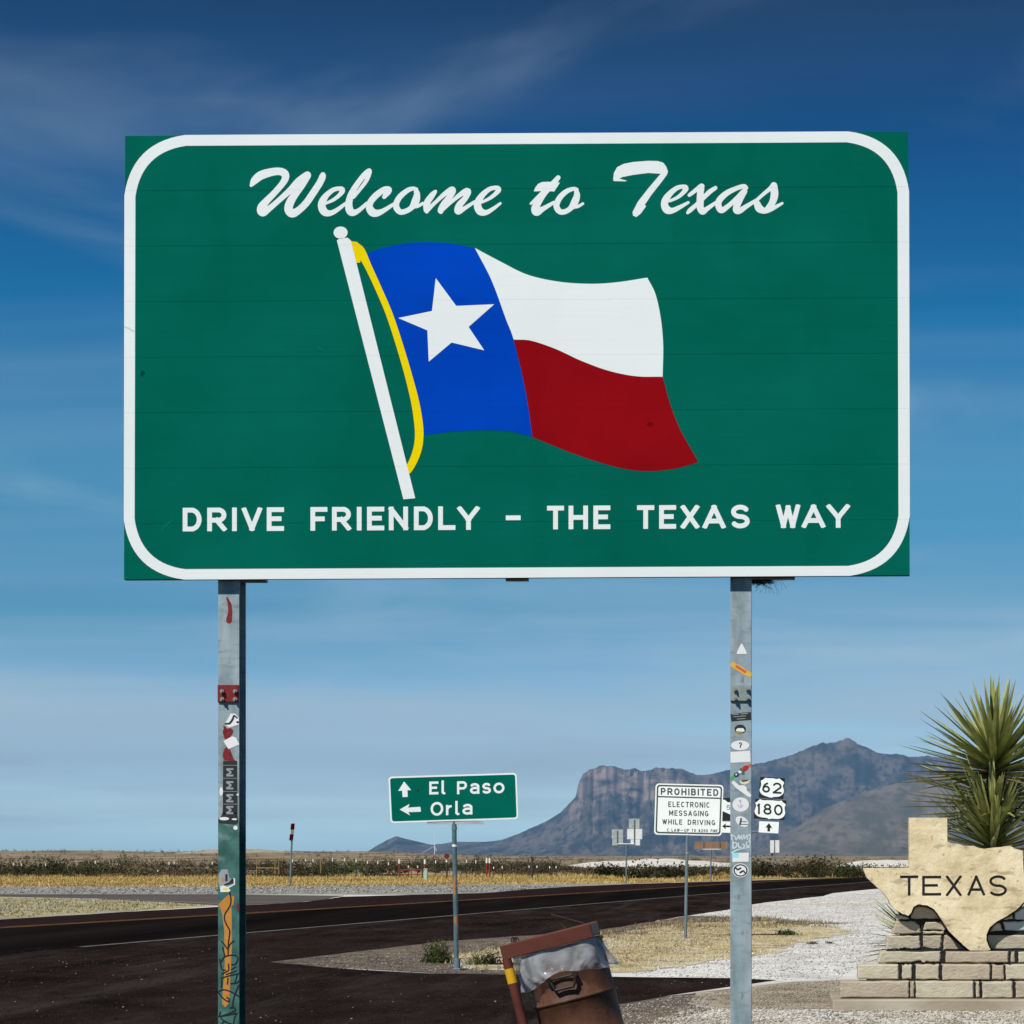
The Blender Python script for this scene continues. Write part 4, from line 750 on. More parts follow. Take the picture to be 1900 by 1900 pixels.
for e_ in ((410.5,1468.5,3.2,8),(441,1474.5,2.2,2),(437,1536,4,4),(416,1519,9,3),(435,1520,5,1.6)): f = fld(404.8, e_[1] - 12, 443.8, e_[1] + 12); f.ellipse(*e_); stick(pl, f, 3, M_stk)
f = fld(404.8, 1505, 443.8, 1532); f.poly([(413,1508),(440,1508),(442,1526),(436,1530),(406,1527),(405,1521),(410,1515)]); stick(pl, f, 1, M_stkb)
f = fld(404.8, 1610, 443.8, 1662); f.poly([(406,1622),(411,1613),(422,1613),(426,1630),(434,1630),(436,1639),(420,1648),(425,1654),(410,1656),(405,1636)]); stick(pl, f, 0, M_stkg)
f = fld(404.8, 1610, 443.8, 1662); f.poly([(408.5,1645),(414,1643),(422,1646),(436,1639.5),(436.5,1641),(424,1648),(428,1652),(424,1655),(409,1655)]); f.poly([(433,1629),(436,1630),(436,1640),(434,1640)]); stick(pl, f, 1, M_stk)
f = fld(404.8, 1610, 443.8, 1662); f.poly([(415,1641),(425,1637),(430,1630),(433.5,1631),(433.5,1638),(424,1642),(417,1643)]); f.seg((420,1622),(420,1635),4.2); stick(pl, f, 2, M_stkb, 'print')
f = fld(404.8, 1610, 443.8, 1662); f.ellipse(418,1649.5,4.5,2); stick(pl, f, 2, M_yellow, 'print')
f = fld(404.8, 1620, 443.8, 1640); f.ellipse(414,1632,2.6,4.5); stick(pl, f, 1, M_orange, 'print')
f = fld(404.8, 1655, 443.8, 1872); f.poly([(404.8,1679),(410,1673),(420,1663),(424,1660),(435,1664),(433,1678),(429.5,1681),(430,1700),(430.5,1752),(428,1800),(426,1850),(424,1862),(418,1869),(412,1862),(414,1830),(417,1790),(416,1730),(413,1698),(409,1685)]); stick(pl, f, 0, M_orange, 'paint_mark')['label'] = 'orange spray-painted arrow'
f = fld(404.8, 1650, 443.9, 1902, 0.35)
for st in [[(426,1656),(428.5,1668),(427.5,1678),(423,1687),(417.5,1696),(416.5,1705),(420,1715),(425.5,1725),(426,1733),(424,1748),(423.3,1760),(423.3,1773)], [(411.5,1747),(416.5,1753),(422,1761)], [(433.5,1746),(427,1752),(423.5,1760)], [(413,1758),(415,1765),(417.5,1776)],
    [(407.5,1780),(409,1788),(411,1797),(414,1800),(418,1800)], [(410,1785),(416,1776),(425,1773),(436,1772.5),(441,1777),(440,1784),(436,1789),(430,1790)], [(412,1807),(418,1804),(424,1800),(424,1789)], [(410.5,1815),(420,1812),(443.5,1806)], [(420,1808),(432,1804),(438,1801)], [(430,1799),(437,1794)], [(411.5,1818),(411,1832)], [(423,1815),(422,1826)],
    [(440.5,1808),(436,1822)], [(428,1825),(438,1824),(443,1820)], [(443,1828),(438,1840),(433,1855),(431.5,1870)], [(443.5,1849),(434,1843),(424,1838.5),(414,1836.5),(406,1840),(409,1847),(416,1854),(424,1858.5),(424.5,1853),(421,1851)], [(427,1870),(434,1870),(437,1874),(434,1878)], [(405,1886),(415,1884),(428,1879),(437,1875)], [(408,1886),(420,1884),(440,1880)],
    [(409,1878),(407.5,1884),(412,1891),(420,1897),(430,1900)], [(438,1882),(435,1890),(433,1901)], [(411,1901),(416,1894.5),(420,1896)]]: f.brush([(x_, y_, 2.6) for x_, y_ in st])
stick(pl, f, 2, M_marker, 'graffiti')['label'] = 'black marker scribbles'
f = fld(436, 1672, 443.9, 1692); f.brush([(440,1678,3),(442,1685,4),(442,1690,3)]); stick(pl, f, 0, M_redp, 'paint_mark')
# right post stickers
M_c = {k: plain('print_' + k, c) for k, c in dict(amber=(0.72,0.42,0.06), vermilion=(0.62,0.12,0.03), lime=(0.05,0.42,0.07), navy=(0.02,0.05,0.10), fir=(0.05,0.12,0.10), scarlet=(0.45,0.02,0.02), cream=(0.72,0.66,0.52), umber=(0.09,0.05,0.03), lilac=(0.45,0.36,0.58), cyan=(0.30,0.72,0.82)).items()}
stick(pr, [rounded([(1365.5,1213.5),(1376,1192),(1387,1213.5)], 4)], 1, M_stk)
f = fld(1355, 1222, 1394.5, 1260); f.seg((1356,1231),(1394,1254), 9.5); stick(pr, f, 1, M_c['amber']); f = fld(1355, 1222, 1394.5, 1260); f.seg((1365,1235.5),(1384,1247.5), 5); stick(pr, f, 2, M_c['vermilion'], 'print')
stick(pr, [[(1355.3,1325),(1393,1321),(1394,1335.5),(1357,1338.5)]], 1, M_stkb); f = fld(1355, 1318, 1394.5, 1342)
for k, (xa, xb, yy) in enumerate(((1359,1371,1326),(1374,1388,1324.8),(1361,1384,1330),(1367,1383,1334.3))): f.seg((xa, yy), (xb, yy - (xb-xa)*.08), 1.3)
stick(pr, f, 2, M_stkg, 'print')
f = fld(1355, 1342, 1394.5, 1364); f.ellipse(1373.5,1353,10.5,8.5); stick(pr, f, 1, M_stkb); f = fld(1355, 1342, 1394.5, 1364); f.poly([(1365.5,1354),(1369,1351),(1379,1351),(1382,1356),(1380,1358),(1366,1357)]); stick(pr, f, 2, M_stk, 'print'); f = fld(1355, 1342, 1394.5, 1364); f.seg((1366,1359.3),(1378,1360.2),1.6); stick(pr, f, 2, M_c['amber'], 'print')
f = fld(1355, 1372, 1394.5, 1395); f.ellipse(1373.3,1383,17,9); stick(pr, f, 1, M_stk); f = fld(1355, 1372, 1394.5, 1395, .3); glyph(f, '?', 1370.5, 1377, 1377, 1388, 1.9); stick(pr, f, 2, M_ink, 'print')
stick(pr, [[(1355.2,1395),(1391.5,1393),(1393,1413.5),(1355.6,1415.5)]], 2, M_stk)
def blob(cx, cy, rx, ry, rot, layer, m, name='print'):
    f = fld(max(1355, cx-rx-3), cy-rx-3, min(1394.6, cx+rx+3), cy+rx+3, .35); f.ellipse(cx, cy, rx, ry, rot); return stick(pr, f, layer, m, name)
blob(1360,1442,5,2.8,-30,1,M_c['lime'],'sticker'); blob(1366.5,1437.5,5,4.2,-30,2,M_c['navy']); blob(1366,1437,1.6,1.6,0,3,M_stk); blob(1373,1432.5,3,2.6,0,3,M_stk); blob(1377.5,1430,9.5,3.5,-38,1,M_c['fir'],'sticker'); blob(1377,1431,3,8.5,-22,2,M_c['fir']); blob(1383,1425,6.2,4.4,-40,3,M_c['scarlet']); blob(1390,1420.5,4.2,2.4,-40,2,M_c['vermilion'])
f = fld(1355, 1443, 1394.5, 1458); f.poly([(1372,1448),(1392,1447),(1389,1453),(1382,1456),(1375,1454)]); stick(pr, f, 1, M_c['cream']); f = fld(1355, 1443, 1394.5, 1458); f.poly([(1374,1448),(1391,1446),(1386,1449.5),(1378,1451)]); stick(pr, f, 2, M_c['umber'], 'print')
f = fld(1355, 1448, 1394.5, 1482); f.brush([(1361,1452,6),(1368,1459,7.5),(1378,1466,8),(1386,1472,8),(1391,1476,6)]); f.ellipse(1378,1463,8,6,15); stick(pr, f, 1, M_stk)
f = fld(1355, 1478, 1394.5, 1510); f.ellipse(1374.3,1492.8,15.3,13.2); stick(pr, f, 1, M_stk); f = fld(1360, 1480, 1390, 1506, .3); f.brush([(1373.5,1484.5,1.5),(1374.5,1490,1.5),(1374.8,1496.5,1.5)]); f.brush([(1368.5,1493,1.2),(1371,1496.5,1.6),(1375,1497.5,1.6),(1378.5,1494,1.2)]); f.ellipse(1373.4,1486,2.2,1.6); stick(pr, f, 2, M_c['lilac'], 'print')['label'] = 'small lilac anchor'
f = fld(1355, 1508, 1394.5, 1542); f.ellipse(1377,1524.5,13.2,8.5,32); stick(pr, f, 1, M_stk); f = fld(1355, 1508, 1394.5, 1542, .3); f.seg((1375.5,1518),(1372.8,1531),3.2); f.seg((1376,1524.5),(1386.5,1524.8),1.4); f.seg((1374.5,1529.6),(1388.5,1529.6),1.4); stick(pr, f, 2, M_ink, 'print')
f = fld(1355, 1545, 1394.6, 1584, .35)
for st in [[(1357,1548),(1358,1556),(1359,1559)],[(1358,1549),(1364,1553),(1366,1558),(1370,1551)],[(1371,1549),(1372,1557),(1376,1550),(1377,1558)],[(1380,1549),(1381,1556),(1386,1550),(1387,1557)],[(1389,1550),(1392,1549),(1391,1558),(1389,1562)],[(1360,1562),(1360,1573)],[(1361,1563),(1367,1565),(1366,1571),(1361,1574)],[(1370,1565),(1371,1572),(1375,1572)],[(1378,1566),(1382,1569),(1379,1572)],[(1385,1563),(1386,1570),(1391,1568),(1392,1561)],[(1358,1582),(1368,1577),(1380,1574),(1391,1572)]]: f.brush([(x_, y_, 2.4) for x_, y_ in st])
stick(pr, f, 1, M_wash, 'graffiti')['label'] = 'faded white scrawl'
stick(pr, [[(1358.5,1582.5),(1389.5,1582),(1389,1599),(1359,1599.3)]], 2, M_stk); stick(pr, [[(1358.5,1582.5),(1370.5,1582.3),(1370.3,1591),(1358.7,1591.2)]], 3, M_c['cyan'], 'print')
f = fld(1355, 1598, 1394.5, 1632); f.ellipse(1374,1615,14.6,13); stick(pr, f, 1, M_stk); f = fld(1355, 1598, 1394.5, 1632, .35); f.ellipse(1374,1615,13,11.4); ring = f.a.copy(); f.a = np.abs(f.a + 1.0) - 1.1; f.brush([(1362.5,1611,2.6),(1366,1611,2.8),(1368.5,1613.5,3),(1374,1611,3.4)]); f.brush([(1373.5,1619,3.4),(1379,1616,3.2),(1382,1619,2.4),(1384.5,1620.5,2.2)]); stick(pr, f, 2, M_stkb, 'print')

# ------------------------------------------------------------------ smaller road signs
def px_panel(name, pts, d, th, m, parent, bev=0.0): return B().prism([P(*p, d) for p in pts], th, bev).build(name, m, parent)
def pole(parent, px_t, py_t, px_b, d, r, m, zb=-0.15, n=12, name='pole'):
    a_ = P(px_b, H0, d); return B().tube([Vector((a_.x, d, zb)), P(px_t, py_t, d)], r, n).build(name, m, parent, True)
# town directions
d = dist_of(1801); ep = thing('direction_sign', 'green road sign with white arrows to two towns on a single slim pole', 'road sign', G(847, 1801))
co = [(720.5,1441),(958.5,1434),(961.5,1519.5),(724.5,1527)]; px_panel('panel', rounded(co, 6), d, .006, M_white, ep)
ci = [(723.6,1444),(955.6,1437),(958.5,1516.6),(727.4,1524)]; sheet('green_face', [rounded(ci, 4)], d - .002, M_green, ep)
f = Field(735, 1442, 945, 1518, .3); sl_ = -0.026
for c, xa, xb, yt, yb in (('E',796.5,813.5,1450,1474),('l',818.5,827.5,1448,1474),('P',848,866.5,1449.5,1473.5),('a',872,889.5,1453,1473),('s',894.5,911,1452.5,1472.5),('o',915.5,936,1452,1472),('O',799,822.5,1488,1513.5),('r',827.5,839.5,1493.5,1512.5),('l',844,853.5,1486,1512.5),('a',858,876.5,1491.5,1511.5)): glyph(f, c, xa, xb, yt, yb, 4.4, sl_)
sheet('lettering', f, d - .004, M_white, ep)['label'] = 'white words El Paso and Orla'
sheet('up_arrow', [[(749.8,1450),(763,1466),(756,1466.2),(756.5,1478.5),(747,1479),(746,1467),(738.8,1467.5)]], d - .004, M_white, ep); sheet('left_arrow', [[(741.5,1502),(760,1491.5),(757.5,1498.5),(780,1497),(781,1506),(757.5,1507),(761,1513)]], d - .004, M_white, ep)
M_pole = mat('painted_sign_pole', [(0.055,0.11,0.13),(0.10,0.17,0.19)], 12, 4, 0.55, layers=[((0.42,0.17,0.05), 9, 0.60, 0.66, 0.9, (1,1,.35))])
pole(ep, 842.5, 1522, 847.5, d + .035, .033, M_pole); a_ = P(847.5, 1797, d); B().box((a_.x - .055, d - .02, -.1), (a_.x + .055, d + .09, .035), bev=.01).tube([(a_.x, d + .035, .03), (a_.x, d + .035, .17)], .046, 12).build('base_socket', M_galvd, ep)
B().box((P(792,0,d).x, d + .008, P(0,1529,d).z), (P(896,0,d).x, d + .05, P(0,1523,d).z)).build('mounting_bar', M_alu, ep)
q = P(843, 1540, d + .035); B().tube([q, q + Vector((0, 0, .05))], .038, 12).build('pole_collar', M_galvd, ep); q = P(843.5, 1571, d + .035); B().tube([q, q + Vector((0, 0, .03))], .035, 12).build('pole_tape', M_stk, ep)
f = Field(770, 1460, 780, 1472, .3); f.ellipse(775, 1466, 2, 2.4); sheet('hole', f, d - .0035, M_black, ep)
# prohibition sign
d = dist_of(1741); pz = thing('regulatory_sign', 'white prohibition sign about electronic messaging with black frame on a slim pole', 'road sign', G(1271, 1741))
co = [(1216.5,1453.5),(1342.5,1456.5),(1339,1551),(1213.5,1548.5)]; px_panel('panel', rounded(co, 6), d, .005, M_white, pz)
f = Field(1212, 1452, 1344, 1553, .3); oc = rounded([(1219,1456),(1340,1459),(1336.6,1548.6),(1216.2,1546)], 5); ic = rounded([(1221.6,1458.8),(1337.2,1461.6),(1334,1545.8),(1219,1543.2)], 3.5); f.poly(oc); g2 = Field(1212, 1452, 1344, 1553, .3); g2.poly(ic); f.a = np.maximum(f.a, -g2.a)
f.seg((1219.5,1478),(1337.5,1481.3), 2.4); text(f, 'PROHIBITED', 1226, 1333, 1462, 1474.6, 2.5, .021); text(f, 'ELECTRONIC', 1240, 1317, 1487, 1497.3, 1.7, .021); text(f, 'MESSAGING', 1241.5, 1314.5, 1503.2, 1513.3, 1.7, .021); text(f, 'WHILE', 1229, 1266, 1519.8, 1529.4, 1.7, .021); text(f, 'DRIVING', 1276, 1327, 1520.7, 1530.4, 1.7, .021)
for s_, xa, xb in (('C',1237.5,1242),('LAW',1246,1261),('-',1262.5,1267),('UP',1269.5,1278.5),('TO',1283,1291.5),('$200',1296,1313.5),('FINE',1318.5,1331.5)): text(f, s_, xa, xb, 1537.2 + .021 * (xa - 1246), 1543 + .021 * (xa - 1246), 1.05, .021)
sheet('lettering', f, d - .002, M_ink, pz)['label'] = 'black frame and capitals reading PROHIBITED ELECTRONIC MESSAGING WHILE DRIVING'
pole(pz, 1276.5, 1470, 1271.5, d + .035, .031, M_galvd); q = P(1275, 1584, d + .035); B().tube([q, q + Vector((0, 0, .03))], .034, 12).build('pole_tape', plain('pinkish_tape', (.42,.26,.22)), pz)
q = P(1276.5, 1546.5, d); B().tube([q + Vector((0, .01, 0)), q - Vector((0, .012, 0))], .012, 8).build('bolt', M_alu, pz)
# route markers
d = 51.5; rm = thing('route_marker_assembly', 'paired white shield route markers 62 and 180 with arrow plates on a crossbar', 'road sign', G(1376, 1588 + F * EYE / d))
K2 = 1900 / 140; c2_ = lambda pts: [(1335 + x_ / K2, 1430 + y_ / K2) for x_, y_ in pts]
px_panel('route_plate', rounded(c2_([(1020,150),(1650,185),(1610,720),(990,680)]), 2), d, .004, M_black, rm)
sheet('shield', [c2_(spl([(1040,250),(1090,230),(1160,178),(1220,190),(1340,190),(1440,210),(1510,198),(1570,250),(1625,300),(1595,380),(1610,450),(1620,520),(1590,590),(1500,650),(1380,660),(1290,678),(1200,650),(1090,610),(1030,550),(1010,480),(1040,400),(1050,330),(1040,250)], 3)[:-1])], d - .0025, M_white, rm)
f = Field(1405, 1440, 1460, 1485, .2); glyph(f, '6', *[1335 + x_ / K2 for x_ in (1075,1270)], *[1430 + y_ / K2 for y_ in (292,552)], 3.4, .05); glyph(f, '2', *[1335 + x_ / K2 for x_ in (1340,1562)], *[1430 + y_ / K2 for y_ in (300,578)], 3.4, .05); sheet('number', f, d - .005, M_black, rm)
px_panel('route_plate', rounded(c2_([(900,705),(1690,748),(1640,1250),(860,1205)]), 2), d - .001, .004, M_black, rm)
sheet('shield', [c2_(spl([(905,800),(960,770),(1020,718),(1090,742),(1290,745),(1500,762),(1560,750),(1600,800),(1665,850),(1640,930),(1650,1010),(1650,1090),(1600,1170),(1480,1215),(1310,1205),(1250,1222),(1190,1190),(1040,1170),(930,1120),(882,1030),(900,960),(920,880),(905,800)], 3)[:-1])], d - .0035, M_white, rm)
f = Field(1400, 1485, 1460, 1520, .2)
for c, xa, xb, ya, yb in (('1',945,1025,825,1095),('8',1105,1312,832,1108),('0',1372,1592,850,1125)): glyph(f, c, 1335 + xa / K2, 1335 + xb / K2, 1430 + ya / K2, 1430 + yb / K2, 3.4, .05)
sheet('number', f, d - .006, M_black, rm)
px_panel('arrow_plate', rounded(c2_([(1000,1272),(1500,1292),(1480,1580),(985,1552)]), 1), d, .004, M_white, rm); sheet('up_arrow', [c2_([(1245,1318),(1332,1448),(1275,1436),(1270,1530),(1205,1526),(1208,1432),(1160,1428)])], d - .0025, M_black, rm)
px_panel('route_plate', [(1322,1479.5),(1366,1481),(1364,1522.5),(1320,1521)], d, .004, M_black, rm)
sheet('state_outline', [[(1330,1484),(1345,1484),(1350,1488.5),(1362,1489),(1362,1509),(1357,1512),(1341,1505),(1326,1505),(1324,1490)]], d - .0025, M_white, rm); f = Field(1345, 1490, 1358, 1504, .2); glyph(f, '5', 1348, 1355, 1494, 1502.5, 1.1); sheet('number', f, d - .005, M_ink, rm)
px_panel('arrow_plate', [(1328,1524),(1364,1524.5),(1363,1545.5),(1327,1544.5)], d, .004, M_white, rm); sheet('left_arrow', [[(1340,1533),(1347,1527.5),(1346,1531.6),(1362,1531.8),(1362,1535),(1346,1534.8),(1347,1538.8)]], d - .0025, M_black, rm)
pole(rm, 1376, 1500, 1376, d + .06, .03, M_galvd); b = B(); p = P(1340, 1541, d + .03); q = P(1430, 1544, d + .03); b.tube([p, q], .022, 8); b.build('crossbar', M_galvd, rm)
for xx, yt, yb in ((1345,1484,1545),(1428,1446,1545)): b = B(); b.tube([P(xx, yb, d + .03), P(xx, yt, d + .03)], .022, 8); b.build('upright', M_galvd, rm)
# reversed signs across the road
def back_sign(label, plates, up, pole_px, base_py, bar=None, m=M_alu, name='reversed_sign'):
    d = dist_of(base_py); t = thing(name, label, 'road sign', G(pole_px, base_py))
    for (xa, ya, xb, yb, mm) in plates: px_panel('plate', [(xa, ya), (xb, ya), (xb, yb), (xa, yb)], d + .05, .006, mm, t)
    for xx, ya, yb in up: B().tube([P(xx, yb, d + .02), P(xx, ya, d + .02)], .035, 8).build('upright', M_galvd, t)
    if bar: B().tube([P(bar[0], bar[2], d + .02), P(bar[1], bar[2], d + .02)], .035, 8).build('crossbar', M_alu, t)
    B().tube([Vector((P(pole_px, 0, d).x, d + .02, -.1)), P(pole_px, bar[2] if bar else plates[0][3] - 4, d + .02)], .045, 8).build('pole', M_galvd, t); return t
M_alub = mat('bright_sign_back', [(0.62,0.64,0.64),(0.74,0.76,0.76)], 4, 3, 0.5); M_alud = mat('grey_sign_back', [(0.30,0.33,0.32),(0.42,0.45,0.44)], 4, 3, 0.5)
back_sign('cluster of bare metal sign backs on a forked pole across the road', [(1135,1539,1156,1556,M_alud),(1136,1556.5,1156,1568.5,M_alud),(1167,1519,1186.5,1537.5,M_alud),(1163.5,1538,1191.5,1557,M_alub),(1170,1557.5,1187.5,1568.5,M_alub)], [(1145.5,1541,1565),(1177,1521,1566)], 1162, 1639, (1145, 1178, 1566))
M_brn = mat('brown_sign_back', [(0.22,0.125,0.07),(0.30,0.18,0.11)], 3, 4, 0.7); bs = back_sign('brown board sign with two dark straps seen from behind, half behind the right post', [(1288.5,1562,1350,1575.5,M_brn)], [(1305,1562.5,1575.5),(1335,1562.5,1575.5)], 1319, 1636.5, (1303, 1337, 1576))
back_sign('small narrow metal sign back right of the post above the brush', [(1429,1559,1446,1582,M_alub)], [(1437,1558,1583)], 1437, 1624)
d = dist_of(1643.5); ls = thing('leaning_sign', 'red and white road sign seen almost edge-on on a leaning grey pole', 'road sign', G(538.5, 1643.5))
B().tube([Vector((P(538.5,0,d).x, d, -.1)), P(541.5, 1556, d)], .05, 8).build('pole', M_galvd, ls)
for k, (ya, yb, mm) in enumerate(((1528,1539.5,M_red),(1539.5,1548,M_stk),(1548,1559.5,M_red))):
    sh = lambda y_: 543.5 - (y_ - 1528) * 0.11; v = [P(sh(ya) - 3.6, ya, d - .45), P(sh(ya) + 2.6, ya, d + .4), P(sh(yb) + 2.6, yb, d + .4), P(sh(yb) - 3.6, yb, d - .45)]; n_ = Vector((.03, .01, 0)); B().add(v + [q + n_ for q in v], [(0,1,2,3),(7,6,5,4),(0,4,5,1),(1,5,6,2),(2,6,7,3),(3,7,4,0)]).build('panel', mm, ls)
# ranch fence, gates, utility markers
M_tpost = plain('rusty_t_post', (0.045,0.035,0.03)); M_cap = plain('white_post_top', (0.72,0.72,0.68)); M_redpost = plain('red_post', (0.22,0.03,0.02)); M_ypipe = plain('yellow_pipe', (0.26,0.165,0.05)); M_mint = plain('mint_pedestal', (0.35,0.48,0.42))
def fpost(px, yt, yb, d, label, grp, r=.035, body=M_tpost, cap=M_cap, capf=.16, name='fence_post'):
    x = P(px, 0, d).x; zt = P(px, yt, d).z; zb = float(hz(x, d)) - .1; t = thing(name, label, 'post', (x, d, max(0, zb + .1)), grp); h = zt - zb
    B().tube([(x, d, zb), (x, d, zb + h * (1 - capf))], r, 6).build('shaft', body, t); B().tube([(x, d, zb + h * (1 - capf)), (x, d, zt)], r * 1.25, 6).build('cap', cap, t); return t
FG = 'ranch fence posts in the brush'
for px, yt, d in [(25,1601,163),(40,1602,163),(85,1602,163),(177,1597,160),(293,1614,157),(314,1599,159),(323.5,1597.5,159),(394,1599,161),(543,1594,162),(567,1592,162),(581,1593,162),(617,1592,163),(640,1592,163),(661,1594,163),(682,1597,163),(701,1598,163),(721,1600,163),(758,1606,159),(775,1606,159),(808.5,1596,160),(866,1595,162),(883,1596,162),(916,1608,159),(932,1607,159),(982,1606,160),(996.5,1606,160),(1020,1607,160),(1032,1607,161),(1086,1606,161)]:
    fpost(px, yt, 0, d, 'thin dark fence post with white tip standing in the far brush', FG)
fpost(741, 1594.5, 0, 156, 'rusty red pipe post with white top at the left end of the red gate', None, .055, M_redpost, M_cap, .2)
fpost(788.5, 1594.5, 0, 156, 'rusty red pipe post with white top behind the mint pedestal', None, .06, M_redpost, M_cap, .22); fpost(783.5, 1594, 0, 158, 'plain dark wooden fence post beside the red gate post', None, .05, M_tpost, M_tpost, .1)
fpost(903, 1592.5, 0, 158, 'left one of two red pipe posts with white tops right of the town sign pole', None, .06, M_redpost, M_cap, .22); fpost(908.5, 1592.5, 0, 158, 'right one of two red pipe posts with white tops right of the town sign pole', None, .06, M_redpost, M_cap, .22)
fpost(987.5, 1590, 0, 158, 'thick dark wooden corner post alone in the brush', None, .08, M_tpost, M_tpost, .1); fpost(829, 1595, 0, 155, 'dark post holding a small dark red marker beside the town sign pole', None, .06, M_tpost, M_cap, .12)
q = P(829, 1588.5, 154.9); rmk = thing('red_marker', 'small dark red octagonal marker on top of a dark fence post', 'marker', q); f = Field(822, 1582, 836, 1595, .3); B().prism([q + Vector((.19 * math.cos(k * .785 + .39), 0, .19 * math.sin(k * .785 + .39))) for k in range(8)], .02).build('face', plain('dark_red_marker', (.12,.012,.01)), rmk); B().tube([q + Vector((0,.03,-.3)), q + Vector((0,.03,.1))], .02, 6).build('bracket', M_tpost, rmk)
def pipe_gate(name, label, segs, d, m, r):
    t = thing(name, label, 'gate', (P(segs[0][0], 0, d).x, d, 0))
    for xa, ya, xb, yb in segs: B().tube([P(xa, ya, d), P(xb, yb, d)], r, 6).build('post' if abs(xa - xb) < 2 else 'rail', m, t)
    return t
pipe_gate('pipe_gate', 'low rusty red pipe gate left of the mint pedestal', [(742,1614,784,1614),(742,1622,784,1622),(763,1614,763,1628)], 157, M_redpost, .035)
pipe_gate('pipe_gate', 'yellowish pipe gate and fence left of the leaning sign', [(440,1592.5,595,1593),(476.5,1592,476.5,1622),(510.5,1592,510.5,1622),(517.5,1592,517.5,1622),(595,1593,595,1620),(477,1610.5,517,1611)], 159, M_ypipe, .04)
d = 143; mp = thing('utility_pedestal', 'pale mint utility pedestal in the golden grass left of the town sign pole', 'pedestal', (P(790,0,d).x, d, 0)); x = P(790,0,d).x; B().box((x - .11, d - .11, -.05), (x + .11, d + .11, .72), bev=.02).build('body', M_mint, mp); B().box((x - .13, d - .13, .715), (x + .13, d + .13, .80), bev=.03).build('cap', M_mint, mp)
d = 1500; an = thing('radio_mast', 'thin pale mast with guy wire far off left of the town sign pole', 'mast', (P(806.5,0,d).x, d, 4)); z0 = float(hz(P(806.5,0,d).x, d)); B().tube([(P(806.5,0,d).x, d, z0), P(806.5,1543,d)], [.30, .16], 6).build('mast', M_alub, an); b = B()
b.tube([P(806,1570,d), P(784,1582,d)], .10, 5); b.build('guy_wire', M_alub, an); B().tube([P(806.5,1570,d), P(810,1579,d)], .22, 5).build('brace', M_alub, an)

# ------------------------------------------------------------------ leaning trash barrel
d = 11.9; SB = 11.9 / 14.8; TB = R(14.2); O = P(1022, 1744, d)
ML = Matrix.Translation(O) @ Matrix.Rotation(-TB, 4, 'Y') @ Matrix.Scale(SB, 4)      # local: x right along the bar, z up along the drum
M_rust = mat('rust_brown_paint', [(0.060,0.024,0.014),(0.098,0.040,0.022),(0.13,0.056,0.030)], 7, 6, 0.6, spec=0.3, bump=0.15, bscale=50, layers=[((0.045,0.018,0.012), 14, 0.55, 0.72, 0.6, (1,1,.4)), ((0.17,0.085,0.04), 25, 0.62, 0.76, 0.5, (1,1,.5))])
M_redbar = mat('red_oxide_paint', [(0.085,0.022,0.014),(0.125,0.036,0.022)], 8, 5, 0.55, layers=[((0.05,0.02,0.015), 20, 0.58, 0.75, 0.6, (1,1,1))])
M_dk = plain('blackened_iron', (0.018,0.014,0.013))
fr = thing('barrel_stand', 'leaning red oxide steel stand with a yellow band holding the trash barrel', 'stand', (O.x, d, 0))
def lbox(b, a_, c_, bev=.004): return b.box(a_, c_, ML, bev)
yF = -.312
lbox(B(), (-.298, yF, -.047), (.298, yF + .045, .045)).build('top_bar', M_redbar, fr); lbox(B(), (-.300, .27, -.047), (.300, .315, .045)).build('top_bar', M_redbar, fr)
lbox(B(), (-.299, yF + .046, -.040), (-.255, .269, .040)).build('side_bar', M_redbar, fr); lbox(B(), (.255, yF + .046, -.040), (.299, .269, .040)).build('side_bar', M_redbar, fr)
lp = B().tube([ML @ Vector((-.272, yF + .0, -.045)), ML @ Vector((-.272, yF + .0, -1.50))], .025, 14).build('post', M_redbar, fr, True); B().tube([ML @ Vector((.20, .29, -.048)), ML @ Vector((.20, .29, -1.40))], .025, 14).build('post', M_redbar, fr, True)
B().tube([ML @ Vector((-.272, yF, -.108)), ML @ Vector((-.272, yF, -.205))], .0262, 14).build('yellow_band', plain('yellow_paint', (.62,.33,.01)), fr, True)
lbox(B(), (-.30, yF - .02, -1.24), (.32, .32, -1.20)).build('foot_plate', M_redbar, fr)
b = B(); b.tube([ML @ Vector((.13, -.1, .04)), ML @ Vector((.052, -.1, .165)), ML @ Vector((.26, -.1, .045))], .0022, 5); b.build('wire', M_rust, fr)
b = B()
for k in range(3):
    c = Vector((-.205 + .012 * k, yF + .02, .058 - .004 * k)); b.tube([ML @ (c + Vector((.010 * math.cos(q), .006 * math.sin(q), .022 * math.sin(q)))) for q in np.linspace(0, 6.0, 12)], .004, 5)
b.build('chain', M_dk, fr)
